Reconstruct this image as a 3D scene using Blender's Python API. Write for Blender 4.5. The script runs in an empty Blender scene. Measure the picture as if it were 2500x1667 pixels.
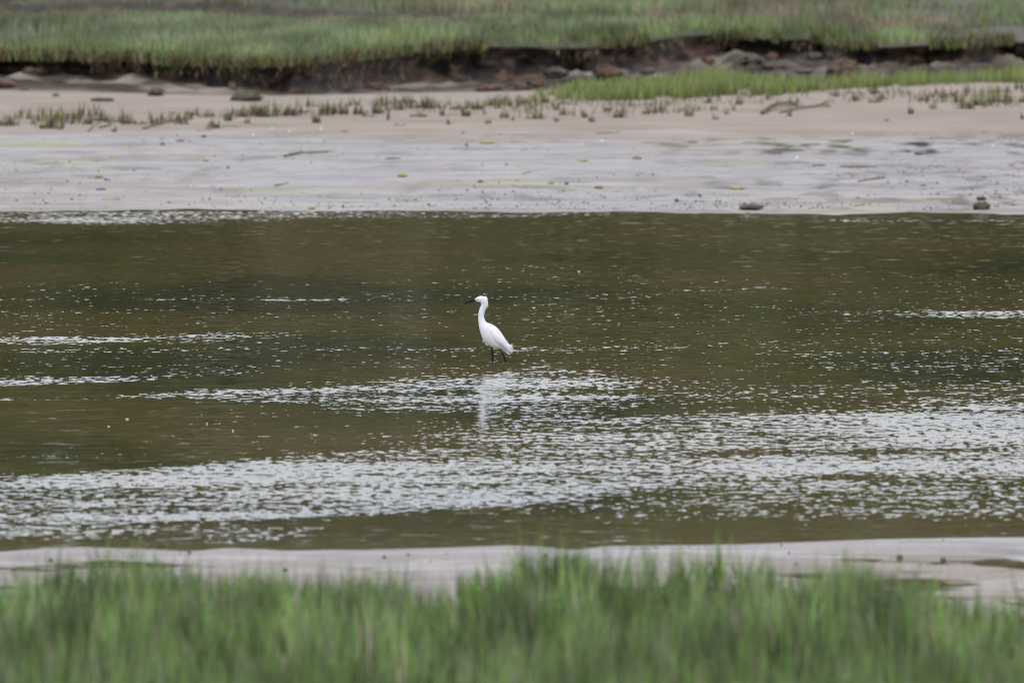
import bpy, bmesh, math, random
import numpy as np
from mathutils import Vector, Matrix

S = bpy.context.scene
COL = S.collection
R = math.radians
RNG = np.random.default_rng(7)
random.seed(7)

# ------------------------------------------------------------------ camera
CAM_H = 5.0
LENS = 373.25
FPX = LENS / 36.0 * 2500.0
PITCH = math.atan((833.5 + 736.0) / FPX)
cam_d = bpy.data.cameras.new('camera')
cam = bpy.data.objects.new('camera', cam_d)
COL.objects.link(cam)
S.camera = cam
cam.location = (0, 0, CAM_H)
cam.rotation_euler = (R(90) - PITCH, 0, 0)
cam_d.lens = LENS
cam_d.sensor_width = 36
cam_d.clip_start = 1
cam_d.clip_end = 3000
cam_d.dof.use_dof = True
cam_d.dof.focus_distance = 81.6
cam_d.dof.aperture_fstop = 4.2

# ------------------------------------------------------------------ sky and sun (overcast)
SUN_EL, SUN_AZ = 55, 200
w = bpy.data.worlds.new('World')
S.world = w
w.use_nodes = True
nt = w.node_tree
nt.nodes.clear()
out = nt.nodes.new('ShaderNodeOutputWorld')
bg = nt.nodes.new('ShaderNodeBackground')
bg.inputs['Strength'].default_value = 0.1
sky = nt.nodes.new('ShaderNodeTexSky')
sky.sky_type = 'NISHITA'
sky.sun_disc = False
sky.sun_elevation = R(SUN_EL)
sky.sun_rotation = R(SUN_AZ)
tc = nt.nodes.new('ShaderNodeTexCoord')
cl = nt.nodes.new('ShaderNodeTexNoise')
cl.inputs['Scale'].default_value = 2.2
cl.inputs['Detail'].default_value = 5
rp = nt.nodes.new('ShaderNodeValToRGB')
rp.color_ramp.elements[0].position = 0.3
rp.color_ramp.elements[0].color = (0.85, 0.89, 1.03, 1)
rp.color_ramp.elements[1].position = 0.75
rp.color_ramp.elements[1].color = (0.97, 1.00, 1.13, 1)
mul = nt.nodes.new('ShaderNodeVectorMath')
mul.operation = 'SCALE'
mul.inputs['Scale'].default_value = 15.6
mx = nt.nodes.new('ShaderNodeMix')
mx.data_type = 'RGBA'
mx.inputs[0].default_value = 0.88
nt.links.new(tc.outputs['Generated'], cl.inputs['Vector'])
nt.links.new(cl.outputs['Fac'], rp.inputs['Fac'])
nt.links.new(rp.outputs['Color'], mul.inputs[0])
nt.links.new(sky.outputs['Color'], mx.inputs[6])
nt.links.new(mul.outputs[0], mx.inputs[7])
nt.links.new(mx.outputs[2], bg.inputs['Color'])
nt.links.new(bg.outputs[0], out.inputs['Surface'])

sd = bpy.data.lights.new('sun', 'SUN')
sd.energy = 0.8
sd.angle = R(25)
sd.color = (1.0, 0.96, 0.9)
sun = bpy.data.objects.new('sun', sd)
COL.objects.link(sun)
sun.rotation_euler = (R(90 - SUN_EL), 0, R(180 - SUN_AZ))
S.view_settings.view_transform = 'Standard'
S.view_settings.look = 'None'
S.view_settings.exposure = 0.0
S.cycles.filter_width = 1.1
S.view_settings.gamma = 1
S.view_settings.use_curve_mapping = False

# ------------------------------------------------------------------ numeric helpers
TAB = np.random.default_rng(3).random((16, 256, 256)).astype(np.float32)

def vn(x, y, s=0):
    x = np.asarray(x, float); y = np.asarray(y, float)
    xi = np.floor(x).astype(np.int64); yi = np.floor(y).astype(np.int64)
    fx = x - xi; fy = y - yi
    fx = fx * fx * (3 - 2 * fx); fy = fy * fy * (3 - 2 * fy)
    T = TAB[s % 16]
    a = T[yi & 255, xi & 255]; b = T[yi & 255, (xi + 1) & 255]
    c = T[(yi + 1) & 255, xi & 255]; d = T[(yi + 1) & 255, (xi + 1) & 255]
    return (a * (1 - fx) + b * fx) * (1 - fy) + (c * (1 - fx) + d * fx) * fy

def fbm(x, y, octv=4, s=0):
    v = 0; a = 1; t = 0
    for k in range(octv):
        v = v + a * vn(x * 2 ** k + 17.3 * k, y * 2 ** k + 9.1 * k, s + k)
        t += a; a *= 0.5
    return v / t

def sst(a, b, x):
    t = np.clip((x - a) / (b - a), 0, 1)
    return t * t * (3 - 2 * t)

CP, SP = math.cos(PITCH), math.sin(PITCH)

def at(px, py, z=0.0):
    dx = (px - 1250.0); u = (833.5 - py)
    d = (dx, FPX * CP + u * SP, -FPX * SP + u * CP)
    t = (z - CAM_H) / d[2]
    return (d[0] * t, d[1] * t)

def pix(X, Y, Z):
    X = np.asarray(X, float); Y = np.asarray(Y, float)
    f = Y * CP - (Z - CAM_H) * SP
    u = Y * SP + (Z - CAM_H) * CP
    return 1250 + FPX * X / f, 833.5 - FPX * u / f

def curve(pts, z=0.0):
    P = sorted(at(p[0], p[1], z if len(p) < 3 else p[2]) for p in pts)
    P = np.array(P)
    return lambda X: np.interp(X, P[:, 0], P[:, 1])

# ------------------------------------------------------------------ terrain model
near_shore = curve([(-400, 1352), (0, 1346), (110, 1337), (200, 1334), (340, 1338), (460, 1345), (560, 1336), (700, 1343), (900, 1341),
                    (1170, 1333), (1250, 1330), (1330, 1333), (1400, 1341), (1480, 1332), (1800, 1328), (2000, 1321),
                    (2150, 1315), (2400, 1311), (2900, 1311)])
far_shore = curve([(-700, 515), (0, 516), (500, 514), (900, 511), (1250, 514), (1500, 519), (1800, 522), (2100, 521), (2500, 519), (3200, 519)])
crest_Y = lambda X: np.interp(X, [-9, -3.5, -1, 1, 5, 9], [126, 124.2, 125.2, 126, 126, 126])
crest_Z = lambda X: np.interp(X, [-9, -3.5, -1, 1, 5, 9], [0.40, 0.345, 0.35, 0.36, 0.44, 0.45])
# foot and rim of the cut bank: (px, rim py) at z = .6, foot height
RIM = [(-600, 138), (0, 140), (150, 148), (330, 145), (500, 152), (640, 163), (760, 160), (900, 140), (1060, 122), (1250, 116),
       (1450, 112), (1600, 100), (1720, 90), (1850, 92), (2000, 90), (2060, 104), (2200, 112), (2350, 112), (2450, 100), (3200, 95)]
rim_Y0 = curve(RIM, 0.6)
foot_Z = lambda X: np.interp(X, [-9, -4.6, -3.6, -2.6, 0, 2, 3, 4.5, 7, 9], [0.40, 0.38, 0.29, 0.24, 0.16, 0.26, 0.36, 0.32, 0.3, 0.35])

def rim_Y(X):
    return rim_Y0(X) + (fbm(X * 1.3, X * 0 + 3.3, 3, 2) - 0.5) * 1.1 + (fbm(X * 5, X * 0 + 1.3, 3, 4) - 0.5) * 0.5

nearbank_edge = curve([(-400, 1545, .40), (0, 1555, .40), (150, 1510, .40), (500, 1498, .40), (850, 1520, .40), (1000, 1548, .40), (1150, 1530, .40),
                       (1300, 1515, .40), (1700, 1495, .40), (2000, 1510, .40), (2200, 1545, .40), (2500, 1580, .40), (2900, 1600, .40)])

def ground(X, Y):
    X = np.asarray(X, float); Y = np.asarray(Y, float)
    ys = far_shore(X) + (fbm(X * 1.0, X * 0 + 8.2, 4, 7) - 0.5) * 1.7; cy = crest_Y(X); cz = crest_Z(X); ry = rim_Y(X); fz = foot_Z(X)
    d = Y - ys
    st = (fbm(X * 0.35, Y * 1.6, 4, 5) - 0.5)          # long low bars and troughs
    wet = 0.0095 * d + st * 0.045 * sst(0.2, 3, d) * (1 - sst(16, 20, d))
    zs = 0.125 + (cz - 0.125) * sst(0, 1, (Y - 117.5) / (cy - 117.5)) ** 0.9
    za = np.where(Y < 117.5, 0, zs)
    t = sst(115.5, 118.5, Y)
    up = wet * (1 - t) + zs * t
    q = np.clip((Y - cy) / np.maximum(ry + 0.3 - cy, 0.5), 0, 1)
    dip = cz + (fz - cz) * q ** 0.8
    lump = (fbm(X * 2.4, Y * 1.3, 4, 8) - 0.5) * (0.18 + 0.13 * sst(-1, 2, X)) * sst(0.05, 0.5, q) * np.clip(1.2 - 0.2 * 0, 0, 1)
    lump = lump + (fbm(X * 7, Y * 4.5, 3, 6) - 0.5) * 0.16 * sst(0.1, 0.5, q) * sst(-2, 1, X) + (fbm(X * 4, Y * 2.5, 3, 2) - 0.5) * 0.07 * sst(0.1, 0.6, q)
    far = np.where(Y > cy, dip + lump, up)
    # creek bed
    bed = -0.32
    mid_t = sst(0, 6, -d)
    farside = np.where(d < 0, bed * mid_t + 0.018 * np.clip(d, -1.5, 0) , far)
    spit = 0.036 * np.exp(-((d + 1.35 + 0.25 * np.sin(X * 1.1)) / 0.42) ** 2) * sst(3.2, 4.0, X)
    farside = farside + np.where(d < 0.3, spit, 0)
    ns = near_shore(X)
    e = ns - Y                                          # positive on the near side
    stn = (fbm(X * 0.9 + 40, Y * 3.4 + 0.25 * X, 4, 9) - 0.485)
    flat = np.minimum(0.008 + 0.004 * e, 0.013) * sst(-0.02, 0.5, e) + stn * 0.17 * sst(0.25, 1.4, e)
    nb = nearbank_edge(X)
    g = nb - Y
    flat = flat + (0.40 + (fbm(X * 1.1, Y * 1.1, 3, 1) - 0.5) * 0.14) * sst(-0.7, 0.5, g)
    nearside = np.where(e > 0, flat, np.maximum(bed, 0.05 * e))
    z = np.where(Y < (ns + ys) * 0.5, nearside, farside)
    z = z + (fbm(X * 6, Y * 6, 2, 11) - 0.5) * 0.012 * sst(0.3, 2.0, np.where(Y < 80, e, d))
    return z

def plat(X, Y):
    d = Y - rim_Y(X)
    z = 0.665 + (fbm(X * 0.5, Y * 0.35, 4, 4) - 0.5) * 0.16 - 0.07 * np.exp(-np.clip(d, 0, None) / 0.5)
    z = z + 0.17 * sst(-0.12, 0.12, Y - ledge_Y(X)) * ledge_A(X)
    z = z - 0.10 * np.exp(-((Y - ledge_Y(X) + 0.45) / 0.5) ** 2) * ledge_A(X)
    z = z + 0.004 * np.clip(Y - 160, 0, 200)
    return z

def ledge_Y(X):
    return np.interp(X, [-30, -7, -4, -2, 2, 7, 30], [146, 145.6, 147.2, 143.5, 143, 141.5, 141]) + (fbm(X * 1.1, X * 0 + 1, 3, 6) - 0.5) * 1.2

def ledge_A(X):
    return np.interp(X, [-30, -7, -3, -1, 1, 3.5, 7], [1, 1, 0.9, 0.7, 0.3, 0.1, 0.3])

def ground_hit(px, py, fn=None, y0=40, y1=160):
    fn = fn or ground
    dx = (px - 1250.0); u = (833.5 - py)
    d = (dx, FPX * CP + u * SP, -FPX * SP + u * CP)
    Y = np.linspace(y0, y1, 6000)
    t = Y / d[1]
    X = d[0] * t; Z = CAM_H + d[2] * t
    h = np.maximum(fn(X, Y), 0)
    k = np.argmax(Z <= h)
    return float(X[k]), float(Y[k]), float(h[k])

# ------------------------------------------------------------------ materials
def new_mat(name):
    m = bpy.data.materials.new(name)
    m.use_nodes = True
    n = m.node_tree
    p = n.nodes['Principled BSDF']
    return m, n, p

def noise_node(n, scale, detail=4, vec=None, sc=None, coord='Object'):
    t = n.nodes.new('ShaderNodeTexCoord')
    mp = n.nodes.new('ShaderNodeMapping')
    mp.inputs['Scale'].default_value = sc or (1, 1, 1)
    nz = n.nodes.new('ShaderNodeTexNoise')
    nz.inputs['Scale'].default_value = scale
    nz.inputs['Detail'].default_value = detail
    n.links.new(t.outputs[coord], mp.inputs['Vector'])
    n.links.new(mp.outputs[0], nz.inputs['Vector'])
    return nz

def ramp(n, src, stops):
    r = n.nodes.new('ShaderNodeValToRGB')
    while len(r.color_ramp.elements) < len(stops):
        r.color_ramp.elements.new(0.5)
    for e, (p, c) in zip(r.color_ramp.elements, stops):
        e.position = p
        e.color = (*c, 1) if len(c) == 3 else c
    n.links.new(src, r.inputs['Fac'])
    return r

def mixc(n, fac, a, b, mode='MIX'):
    m = n.nodes.new('ShaderNodeMix')
    m.data_type = 'RGBA'
    m.blend_type = mode
    for sock, v in ((m.inputs[0], fac), (m.inputs[6], a), (m.inputs[7], b)):
        if hasattr(v, 'links') or hasattr(v, 'is_linked'):
            n.links.new(v, sock)
        elif isinstance(v, (int, float)):
            sock.default_value = v
        else:
            sock.default_value = (*v, 1)
    return m.outputs[2]

def attr(n, name):
    a = n.nodes.new('ShaderNodeAttribute')
    a.attribute_name = name
    return a

def simple(name, c0, c1, scale=20, rough=0.8, bump=0.0, sc=None):
    m, n, p = new_mat(name)
    nz = noise_node(n, scale, 5, sc=sc)
    r = ramp(n, nz.outputs['Fac'], [(0.3, c0), (0.7, c1)])
    n.links.new(r.outputs[0], p.inputs['Base Color'])
    p.inputs['Roughness'].default_value = rough
    if bump:
        b = n.nodes.new('ShaderNodeBump')
        b.inputs['Strength'].default_value = 0.8
        b.inputs['Distance'].default_value = bump
        n.links.new(nz.outputs['Fac'], b.inputs['Height'])
        n.links.new(b.outputs[0], p.inputs['Normal'])
    return m

def blade_mat(name, transl=0.3, rough=0.6):
    m, n, p = new_mat(name)
    a = attr(n, 'tint')
    n.links.new(a.outputs['Color'], p.inputs['Base Color'])
    p.inputs['Roughness'].default_value = rough
    p.inputs['Specular IOR Level'].default_value = 0.25
    tr = n.nodes.new('ShaderNodeBsdfTranslucent')
    n.links.new(a.outputs['Color'], tr.inputs['Color'])
    mxs = n.nodes.new('ShaderNodeMixShader')
    mxs.inputs[0].default_value = transl
    o = n.nodes['Material Output']
    n.links.new(p.outputs[0], mxs.inputs[1])
    n.links.new(tr.outputs[0], mxs.inputs[2])
    n.links.new(mxs.outputs[0], o.inputs['Surface'])
    return m

M = {}
M['blade'] = blade_mat('cordgrass_blades')
M['foliage'] = blade_mat('woodland_leaves', 0.15)

# ground: dry sand, wet flat, mud, chosen by the point attributes dry / mud / algae
m, n, p = new_mat('tidal_sand')
nf = noise_node(n, 2.2, 6, sc=(0.35, 1.0, 1))
nfine = noise_node(n, 38, 4)
streak = noise_node(n, 1.0, 7, sc=(0.30, 0.95, 1))
streak2 = noise_node(n, 1.0, 9, sc=(2.6, 1.0, 1))
dry = ramp(n, nf.outputs['Fac'], [(0.3, (0.265, 0.220, 0.175)), (0.7, (0.36, 0.305, 0.250))])
wetc = ramp(n, nf.outputs['Fac'], [(0.3, (0.205, 0.182, 0.160)), (0.7, (0.335, 0.302, 0.272))])
mudc = ramp(n, nf.outputs['Fac'], [(0.3, (0.028, 0.023, 0.017)), (0.7, (0.105, 0.088, 0.068))])
c = mixc(n, attr(n, 'dry').outputs['Fac'], wetc.outputs[0], dry.outputs[0])
c = mixc(n, attr(n, 'mud').outputs['Fac'], c, mudc.outputs[0])
# dark grit and green film
dk = ramp(n, streak2.outputs['Fac'], [(0.50, (0, 0, 0)), (0.62, (1, 1, 1))])
ms = n.nodes.new('ShaderNodeMath'); ms.operation = 'MULTIPLY'
n.links.new(dk.outputs[0], ms.inputs[0]); n.links.new(attr(n, 'grit').outputs['Fac'], ms.inputs[1])
c = mixc(n, ms.outputs[0], c, (0.050, 0.048, 0.036))
ma = n.nodes.new('ShaderNodeMath'); ma.operation = 'MULTIPLY'
al = ramp(n, nfine.outputs['Fac'], [(0.45, (0, 0, 0)), (0.62, (1, 1, 1))])
n.links.new(al.outputs[0], ma.inputs[0]); n.links.new(attr(n, 'algae').outputs['Fac'], ma.inputs[1])
c = mixc(n, ma.outputs[0], c, (0.30, 0.31, 0.09))
g = ramp(n, nfine.outputs['Fac'], [(0.25, (0.86, 0.86, 0.86)), (0.75, (1.1, 1.1, 1.1))])
c = mixc(n, 1.0, c, g.outputs[0], 'MULTIPLY')
n.links.new(c, p.inputs['Base Color'])
film = ramp(n, streak.outputs['Fac'], [(0.42, (0.85, 0.85, 0.85)), (0.56, (0.24, 0.24, 0.24))])
rr = mixc(n, attr(n, 'dry').outputs['Fac'], film.outputs[0], (0.95, 0.95, 0.95))
rr = mixc(n, ms.outputs[0], rr, (0.9, 0.9, 0.9))
n.links.new(rr, p.inputs['Roughness'])
sp = mixc(n, attr(n, 'dry').outputs['Fac'], (0.75, 0.75, 0.75), (0.05, 0.05, 0.05))
sp = mixc(n, ms.outputs[0], sp, (0.03, 0.03, 0.03))
n.links.new(sp, p.inputs['Specular IOR Level'])
b = n.nodes.new('ShaderNodeBump'); b.inputs['Distance'].default_value = 0.016
n.links.new(nfine.outputs['Fac'], b.inputs['Height'])
n.links.new(b.outputs[0], p.inputs['Normal'])
M['sand'] = m

# peat bank
m, n, p = new_mat('peat')
nz = noise_node(n, 4.2, 7, sc=(1, 1, 1.5))
nz2 = noise_node(n, 14, 5, sc=(1, 1, 0.6))
cr = ramp(n, nz.outputs['Fac'], [(0.32, (0.010, 0.008, 0.006)), (0.49, (0.022, 0.014, 0.009)), (0.57, (0.095, 0.048, 0.024)), (0.80, (0.14, 0.10, 0.07))])
turf = ramp(n, nz2.outputs['Fac'], [(0.35, (0.035, 0.035, 0.018)), (0.65, (0.09, 0.085, 0.045))])
c = mixc(n, attr(n, 'turf').outputs['Fac'], cr.outputs[0], turf.outputs[0])
c = mixc(n, attr(n, 'bare').outputs['Fac'], c, (0.105, 0.090, 0.080))
n.links.new(c, p.inputs['Base Color'])
p.inputs['Roughness'].default_value = 0.85
b = n.nodes.new('ShaderNodeBump'); b.inputs['Distance'].default_value = 0.05
n.links.new(nz2.outputs['Fac'], b.inputs['Height'])
n.links.new(b.outputs[0], p.inputs['Normal'])
M['peat'] = m

# water: turbid olive body under a Fresnel surface whose facets tilt where the breeze ruffles it
m, n, p = new_mat('creek_water')
def mth(op, a, b=None, c=None, clamp=False):
    k = n.nodes.new('ShaderNodeMath'); k.operation = op; k.use_clamp = clamp
    for i, v in enumerate((a, b, c)):
        if v is None: continue
        if isinstance(v, (int, float)): k.inputs[i].default_value = v
        else: n.links.new(v, k.inputs[i])
    return k.outputs[0]
wv = noise_node(n, 1.0, 2.0, sc=(14.5, 7.5, 1)).outputs['Fac']
wv2 = noise_node(n, 1.0, 2.0, sc=(38, 17, 1)).outputs['Fac']
sx_n = noise_node(n, 1.0, 2.0, sc=(5.0, 7.0, 1)).outputs['Fac']
fine = noise_node(n, 1.0, 4.0, sc=(2.2, 4.5, 1)).outputs['Fac']
cov = attr(n, 'ripple').outputs['Fac']
wv3 = noise_node(n, 1.0, 1.0, sc=(3.2, 5.2, 1)).outputs['Fac']
hf = mth('ADD', mth('ADD', mth('MULTIPLY', wv, 0.58), mth('MULTIPLY', wv2, 0.20)), mth('MULTIPLY', wv3, 0.22))
thr = mth('SUBTRACT', 0.672, mth('MULTIPLY', cov, 0.222))
up = mth('MULTIPLY', mth('SUBTRACT', hf, thr), 17.0, clamp=True)
fine2 = noise_node(n, 1.0, 3.0, sc=(7, 11, 1)).outputs['Fac']
sy = mth('ADD', mth('ADD', mth('MULTIPLY', up, 0.092), mth('MULTIPLY', mth('SUBTRACT', fine2, 0.5), 0.085)), mth('MULTIPLY', mth('SUBTRACT', fine, 0.5), 0.065))
sx = mth('MULTIPLY', mth('SUBTRACT', sx_n, 0.5), 0.15)
cb = n.nodes.new('ShaderNodeCombineXYZ')
n.links.new(sx, cb.inputs[0]); n.links.new(mth('MULTIPLY', sy, -1.0), cb.inputs[1]); cb.inputs[2].default_value = 1
nm = n.nodes.new('ShaderNodeVectorMath'); nm.operation = 'NORMALIZE'
n.links.new(cb.outputs[0], nm.inputs[0])
n.links.new(nm.outputs[0], p.inputs['Normal'])
bn = noise_node(n, 1.0, 4.0, sc=(0.28, 0.22, 1)).outputs['Fac']
bedc = ramp(n, bn, [(0.36, (0.068, 0.072, 0.030)), (0.5, (0.112, 0.103, 0.036)), (0.64, (0.140, 0.112, 0.046))])
shal = attr(n, 'shallow').outputs['Fac']
c = mixc(n, shal, bedc.outputs[0], (0.165, 0.138, 0.072))
n.links.new(c, p.inputs['Base Color'])
p.inputs['Roughness'].default_value = 0.04
p.inputs['IOR'].default_value = 1.333
M['water'] = m

M['white'] = simple('white_plumage', (0.70, 0.70, 0.72), (0.78, 0.78, 0.79), 60, 0.75, 0.002, sc=(1, 1, 0.25))
M['plume'] = simple('soft_white_plumes', (0.80, 0.80, 0.82), (0.86, 0.86, 0.87), 60, 0.9)
M['bill'] = simple('black_bill', (0.004, 0.004, 0.005), (0.010, 0.009, 0.010), 40, 0.5)
M['lore'] = simple('yellow_lore_skin', (0.62, 0.36, 0.06), (0.75, 0.48, 0.12), 120, 0.5)
M['eye'] = simple('yellow_iris', (0.6, 0.4, 0.04), (0.7, 0.45, 0.05), 50, 0.15)
M['pupil'] = simple('black_pupil', (0.005, 0.005, 0.005), (0.01, 0.01, 0.01), 50, 0.1)
M['leg'] = simple('black_leg_skin', (0.006, 0.006, 0.006), (0.016, 0.016, 0.014), 90, 0.7, 0.001)
M['leg'].node_tree.nodes['Principled BSDF'].inputs['Specular IOR Level'].default_value = 0.2
M['bill'].node_tree.nodes['Principled BSDF'].inputs['Specular IOR Level'].default_value = 0.12
M['toe'] = simple('yellow_toe_skin', (0.5, 0.4, 0.05), (0.6, 0.48, 0.1), 90, 0.5)
M['clod'] = simple('rusty_peat_lump', (0.035, 0.022, 0.014), (0.15, 0.085, 0.050), 9, 0.9, 0.02)
M['mudclod'] = simple('grey_mud_lump', (0.045, 0.037, 0.028), (0.125, 0.102, 0.080), 8, 0.85, 0.02)
M['weed'] = simple('dark_rockweed', (0.012, 0.012, 0.006), (0.085, 0.06, 0.018), 30, 0.45, 0.01)
M['weedgold'] = simple('golden_rockweed', (0.10, 0.065, 0.015), (0.26, 0.17, 0.05), 30, 0.5, 0.01)
M['straw'] = simple('weathered_straw', (0.26, 0.20, 0.13), (0.42, 0.34, 0.24), 30, 0.8)
M['twig'] = simple('brown_twig', (0.07, 0.045, 0.028), (0.17, 0.12, 0.075), 30, 0.85, 0.004)
M['stone'] = simple('dark_stone', (0.035, 0.03, 0.028), (0.10, 0.085, 0.075), 25, 0.6, 0.004)
M['redstone'] = simple('reddish_stone', (0.14, 0.085, 0.06), (0.24, 0.16, 0.12), 25, 0.7, 0.004)
M['shell'] = simple('bleached_shell', (0.72, 0.71, 0.68), (0.85, 0.84, 0.82), 60, 0.5)
M['algae'] = simple('yellow_green_algae', (0.16, 0.18, 0.04), (0.32, 0.33, 0.10), 40, 0.7, 0.004)
M['foam'] = simple('pale_foam', (0.6, 0.6, 0.55), (0.8, 0.8, 0.76), 80, 0.6)
M['bark'] = simple('grey_bark', (0.06, 0.05, 0.04), (0.12, 0.10, 0.08), 4, 0.9)
M['hill'] = simple('wooded_hill_ground', (0.045, 0.048, 0.028), (0.085, 0.080, 0.052), 0.2, 0.95)

# ------------------------------------------------------------------ mesh helpers
def mesh_from(name, V, F, mat, parent=None, smooth=True, attrs=None, loc=None):
    me = bpy.data.meshes.new(name)
    V = np.asarray(V, np.float32)
    F = np.asarray(F, np.int32)
    k = F.shape[1]
    me.vertices.add(len(V)); me.vertices.foreach_set('co', V.ravel())
    me.loops.add(F.size); me.loops.foreach_set('vertex_index', F.ravel())
    me.polygons.add(len(F))
    me.polygons.foreach_set('loop_start', np.arange(0, F.size, k, dtype=np.int32))
    me.polygons.foreach_set('loop_total', np.full(len(F), k, np.int32))
    me.polygons.foreach_set('use_smooth', np.full(len(F), smooth, bool))
    me.update(calc_edges=True)
    me.validate()
    for an, av in (attrs or {}).items():
        av = np.asarray(av, np.float32)
        if av.ndim == 1:
            me.attributes.new(an, 'FLOAT', 'POINT').data.foreach_set('value', av)
        else:
            c4 = np.ones((len(av), 4), np.float32); c4[:, :3] = av
            me.attributes.new(an, 'FLOAT_COLOR', 'POINT').data.foreach_set('color', c4.ravel())
    me.materials.append(mat)
    o = bpy.data.objects.new(name, me)
    COL.objects.link(o)
    if parent: o.parent = parent
    if loc is not None: o.location = loc
    return o

def grid_faces(nr, nc):
    i = np.arange(nr - 1)[:, None] * nc + np.arange(nc - 1)[None, :]
    i = i.ravel()
    return np.stack([i, i + 1, i + nc + 1, i + nc], 1)

def tag(o, label=None, cat=None, group=None, kind=None):
    if label: o['label'] = label
    if cat: o['category'] = cat
    if group: o['group'] = group
    if kind: o['kind'] = kind
    return o

def empty(name, loc):
    o = bpy.data.objects.new(name, None)
    COL.objects.link(o)
    o.location = loc
    o.empty_display_size = 0.1
    return o

def spaced(fine_lo, fine_hi, step, lo, hi, growth=1.25):
    a = list(np.arange(fine_lo, fine_hi + step * 0.5, step))
    s = step
    while a[-1] < hi:
        s *= growth; a.append(min(a[-1] + s, hi))
    s = step
    while a[0] > lo:
        s *= growth; a.insert(0, max(a[0] - s, lo))
    return np.array(a)

# ------------------------------------------------------------------ ground sheet
gx = spaced(-8.6, 8.6, 0.065, -900, 900)
gy = np.concatenate([np.arange(-400, 40, 55.0), np.arange(40, 55.5, 0.16), np.arange(55.5, 63.6, 0.045), np.arange(63.8, 101, 1.2),
                     np.arange(101, 112, 0.075), np.arange(112, 138.5, 0.11), np.array([140, 144, 150, 170, 250, 400, 700, 1200.])])
GX, GY = np.meshgrid(gx, gy)
GZ = ground(GX, GY)
GZ = np.where((GY > 141), 0.1, GZ)
d = GY - far_shore(GX); e = near_shore(GX) - GY
q = (GY - crest_Y(GX))
PX, PY = pix(GX, GY, GZ)
dry = sst(-2.2, 1.0, GY - 118.6 + (fbm(GX * 0.5, GY * 0.8, 4, 3) - 0.5) * 6.0)
dry = np.where(GY < 80, 0.05 + 0.2 * sst(1.2, 2.4, e), dry)
dry = np.clip(dry + 0.35 * sst(0.56, 0.66, fbm(GX * 0.22, GY * 0.9, 3, 12)), 0, 1)
mudl = sst(0.1, 1.4, q) * np.clip(0.62 + 2.2 * (fbm(GX * 1.1, GY * 0.8, 4, 13) - 0.45) + 0.4 * sst(-1, 1, GX), 0, 1) + 0.75 * sst(124.8, 126.5, GY) * sst(-3.5, -4.2, GX) * sst(0.48, 0.6, fbm(GX * 0.8, GY * 0.6, 4, 3))
mudl = np.clip(mudl + sst(0.6, 0.05, rim_Y(GX) - GY) * 0.8, 0, 1) * (GY > 100)
mudl = mudl + (GY < 80) * sst(0.5, 0.0, np.abs(nearbank_edge(GX) - GY)) * 0.2 + (GY < 80) * sst(-0.2, 0.6, nearbank_edge(GX) - GY) * 0.9
wetband = sst(0.05, 0.4, d) * (1 - sst(13, 16, d))
grit = wetband * (0.45 + 0.75 * sst(0.42, 0.62, fbm(GX * 0.30 + 5, GY * 0.25, 3, 14))) * (0.30 + 0.70 * sst(0, 5, GX))
grit = grit + (GY < 80) * 0.12
alg = 1.6 * np.exp(-((PX - 110) / 95) ** 2 - ((PY - 350) / 9) ** 2) + 0.5 * np.exp(-((PX - 1190) / 40) ** 2 - ((PY - 345) / 6) ** 2)
alg = alg + 0.55 * sst(0.60, 0.70, fbm(GX * 0.9, GY * 0.9, 3, 10)) * wetband
V = np.stack([GX, GY, GZ], -1).reshape(-1, 3)
o = mesh_from('ground', V, grid_faces(*GX.shape), M['sand'], attrs={'dry': dry.ravel(), 'mud': np.clip(mudl, 0, 1).ravel(), 'grit': np.clip(grit, 0, 1).ravel(), 'algae': np.clip(alg, 0, 1).ravel()})
tag(o, 'pale tidal sand and wet mud flat on both sides of the creek', 'sand', kind='structure')

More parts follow.
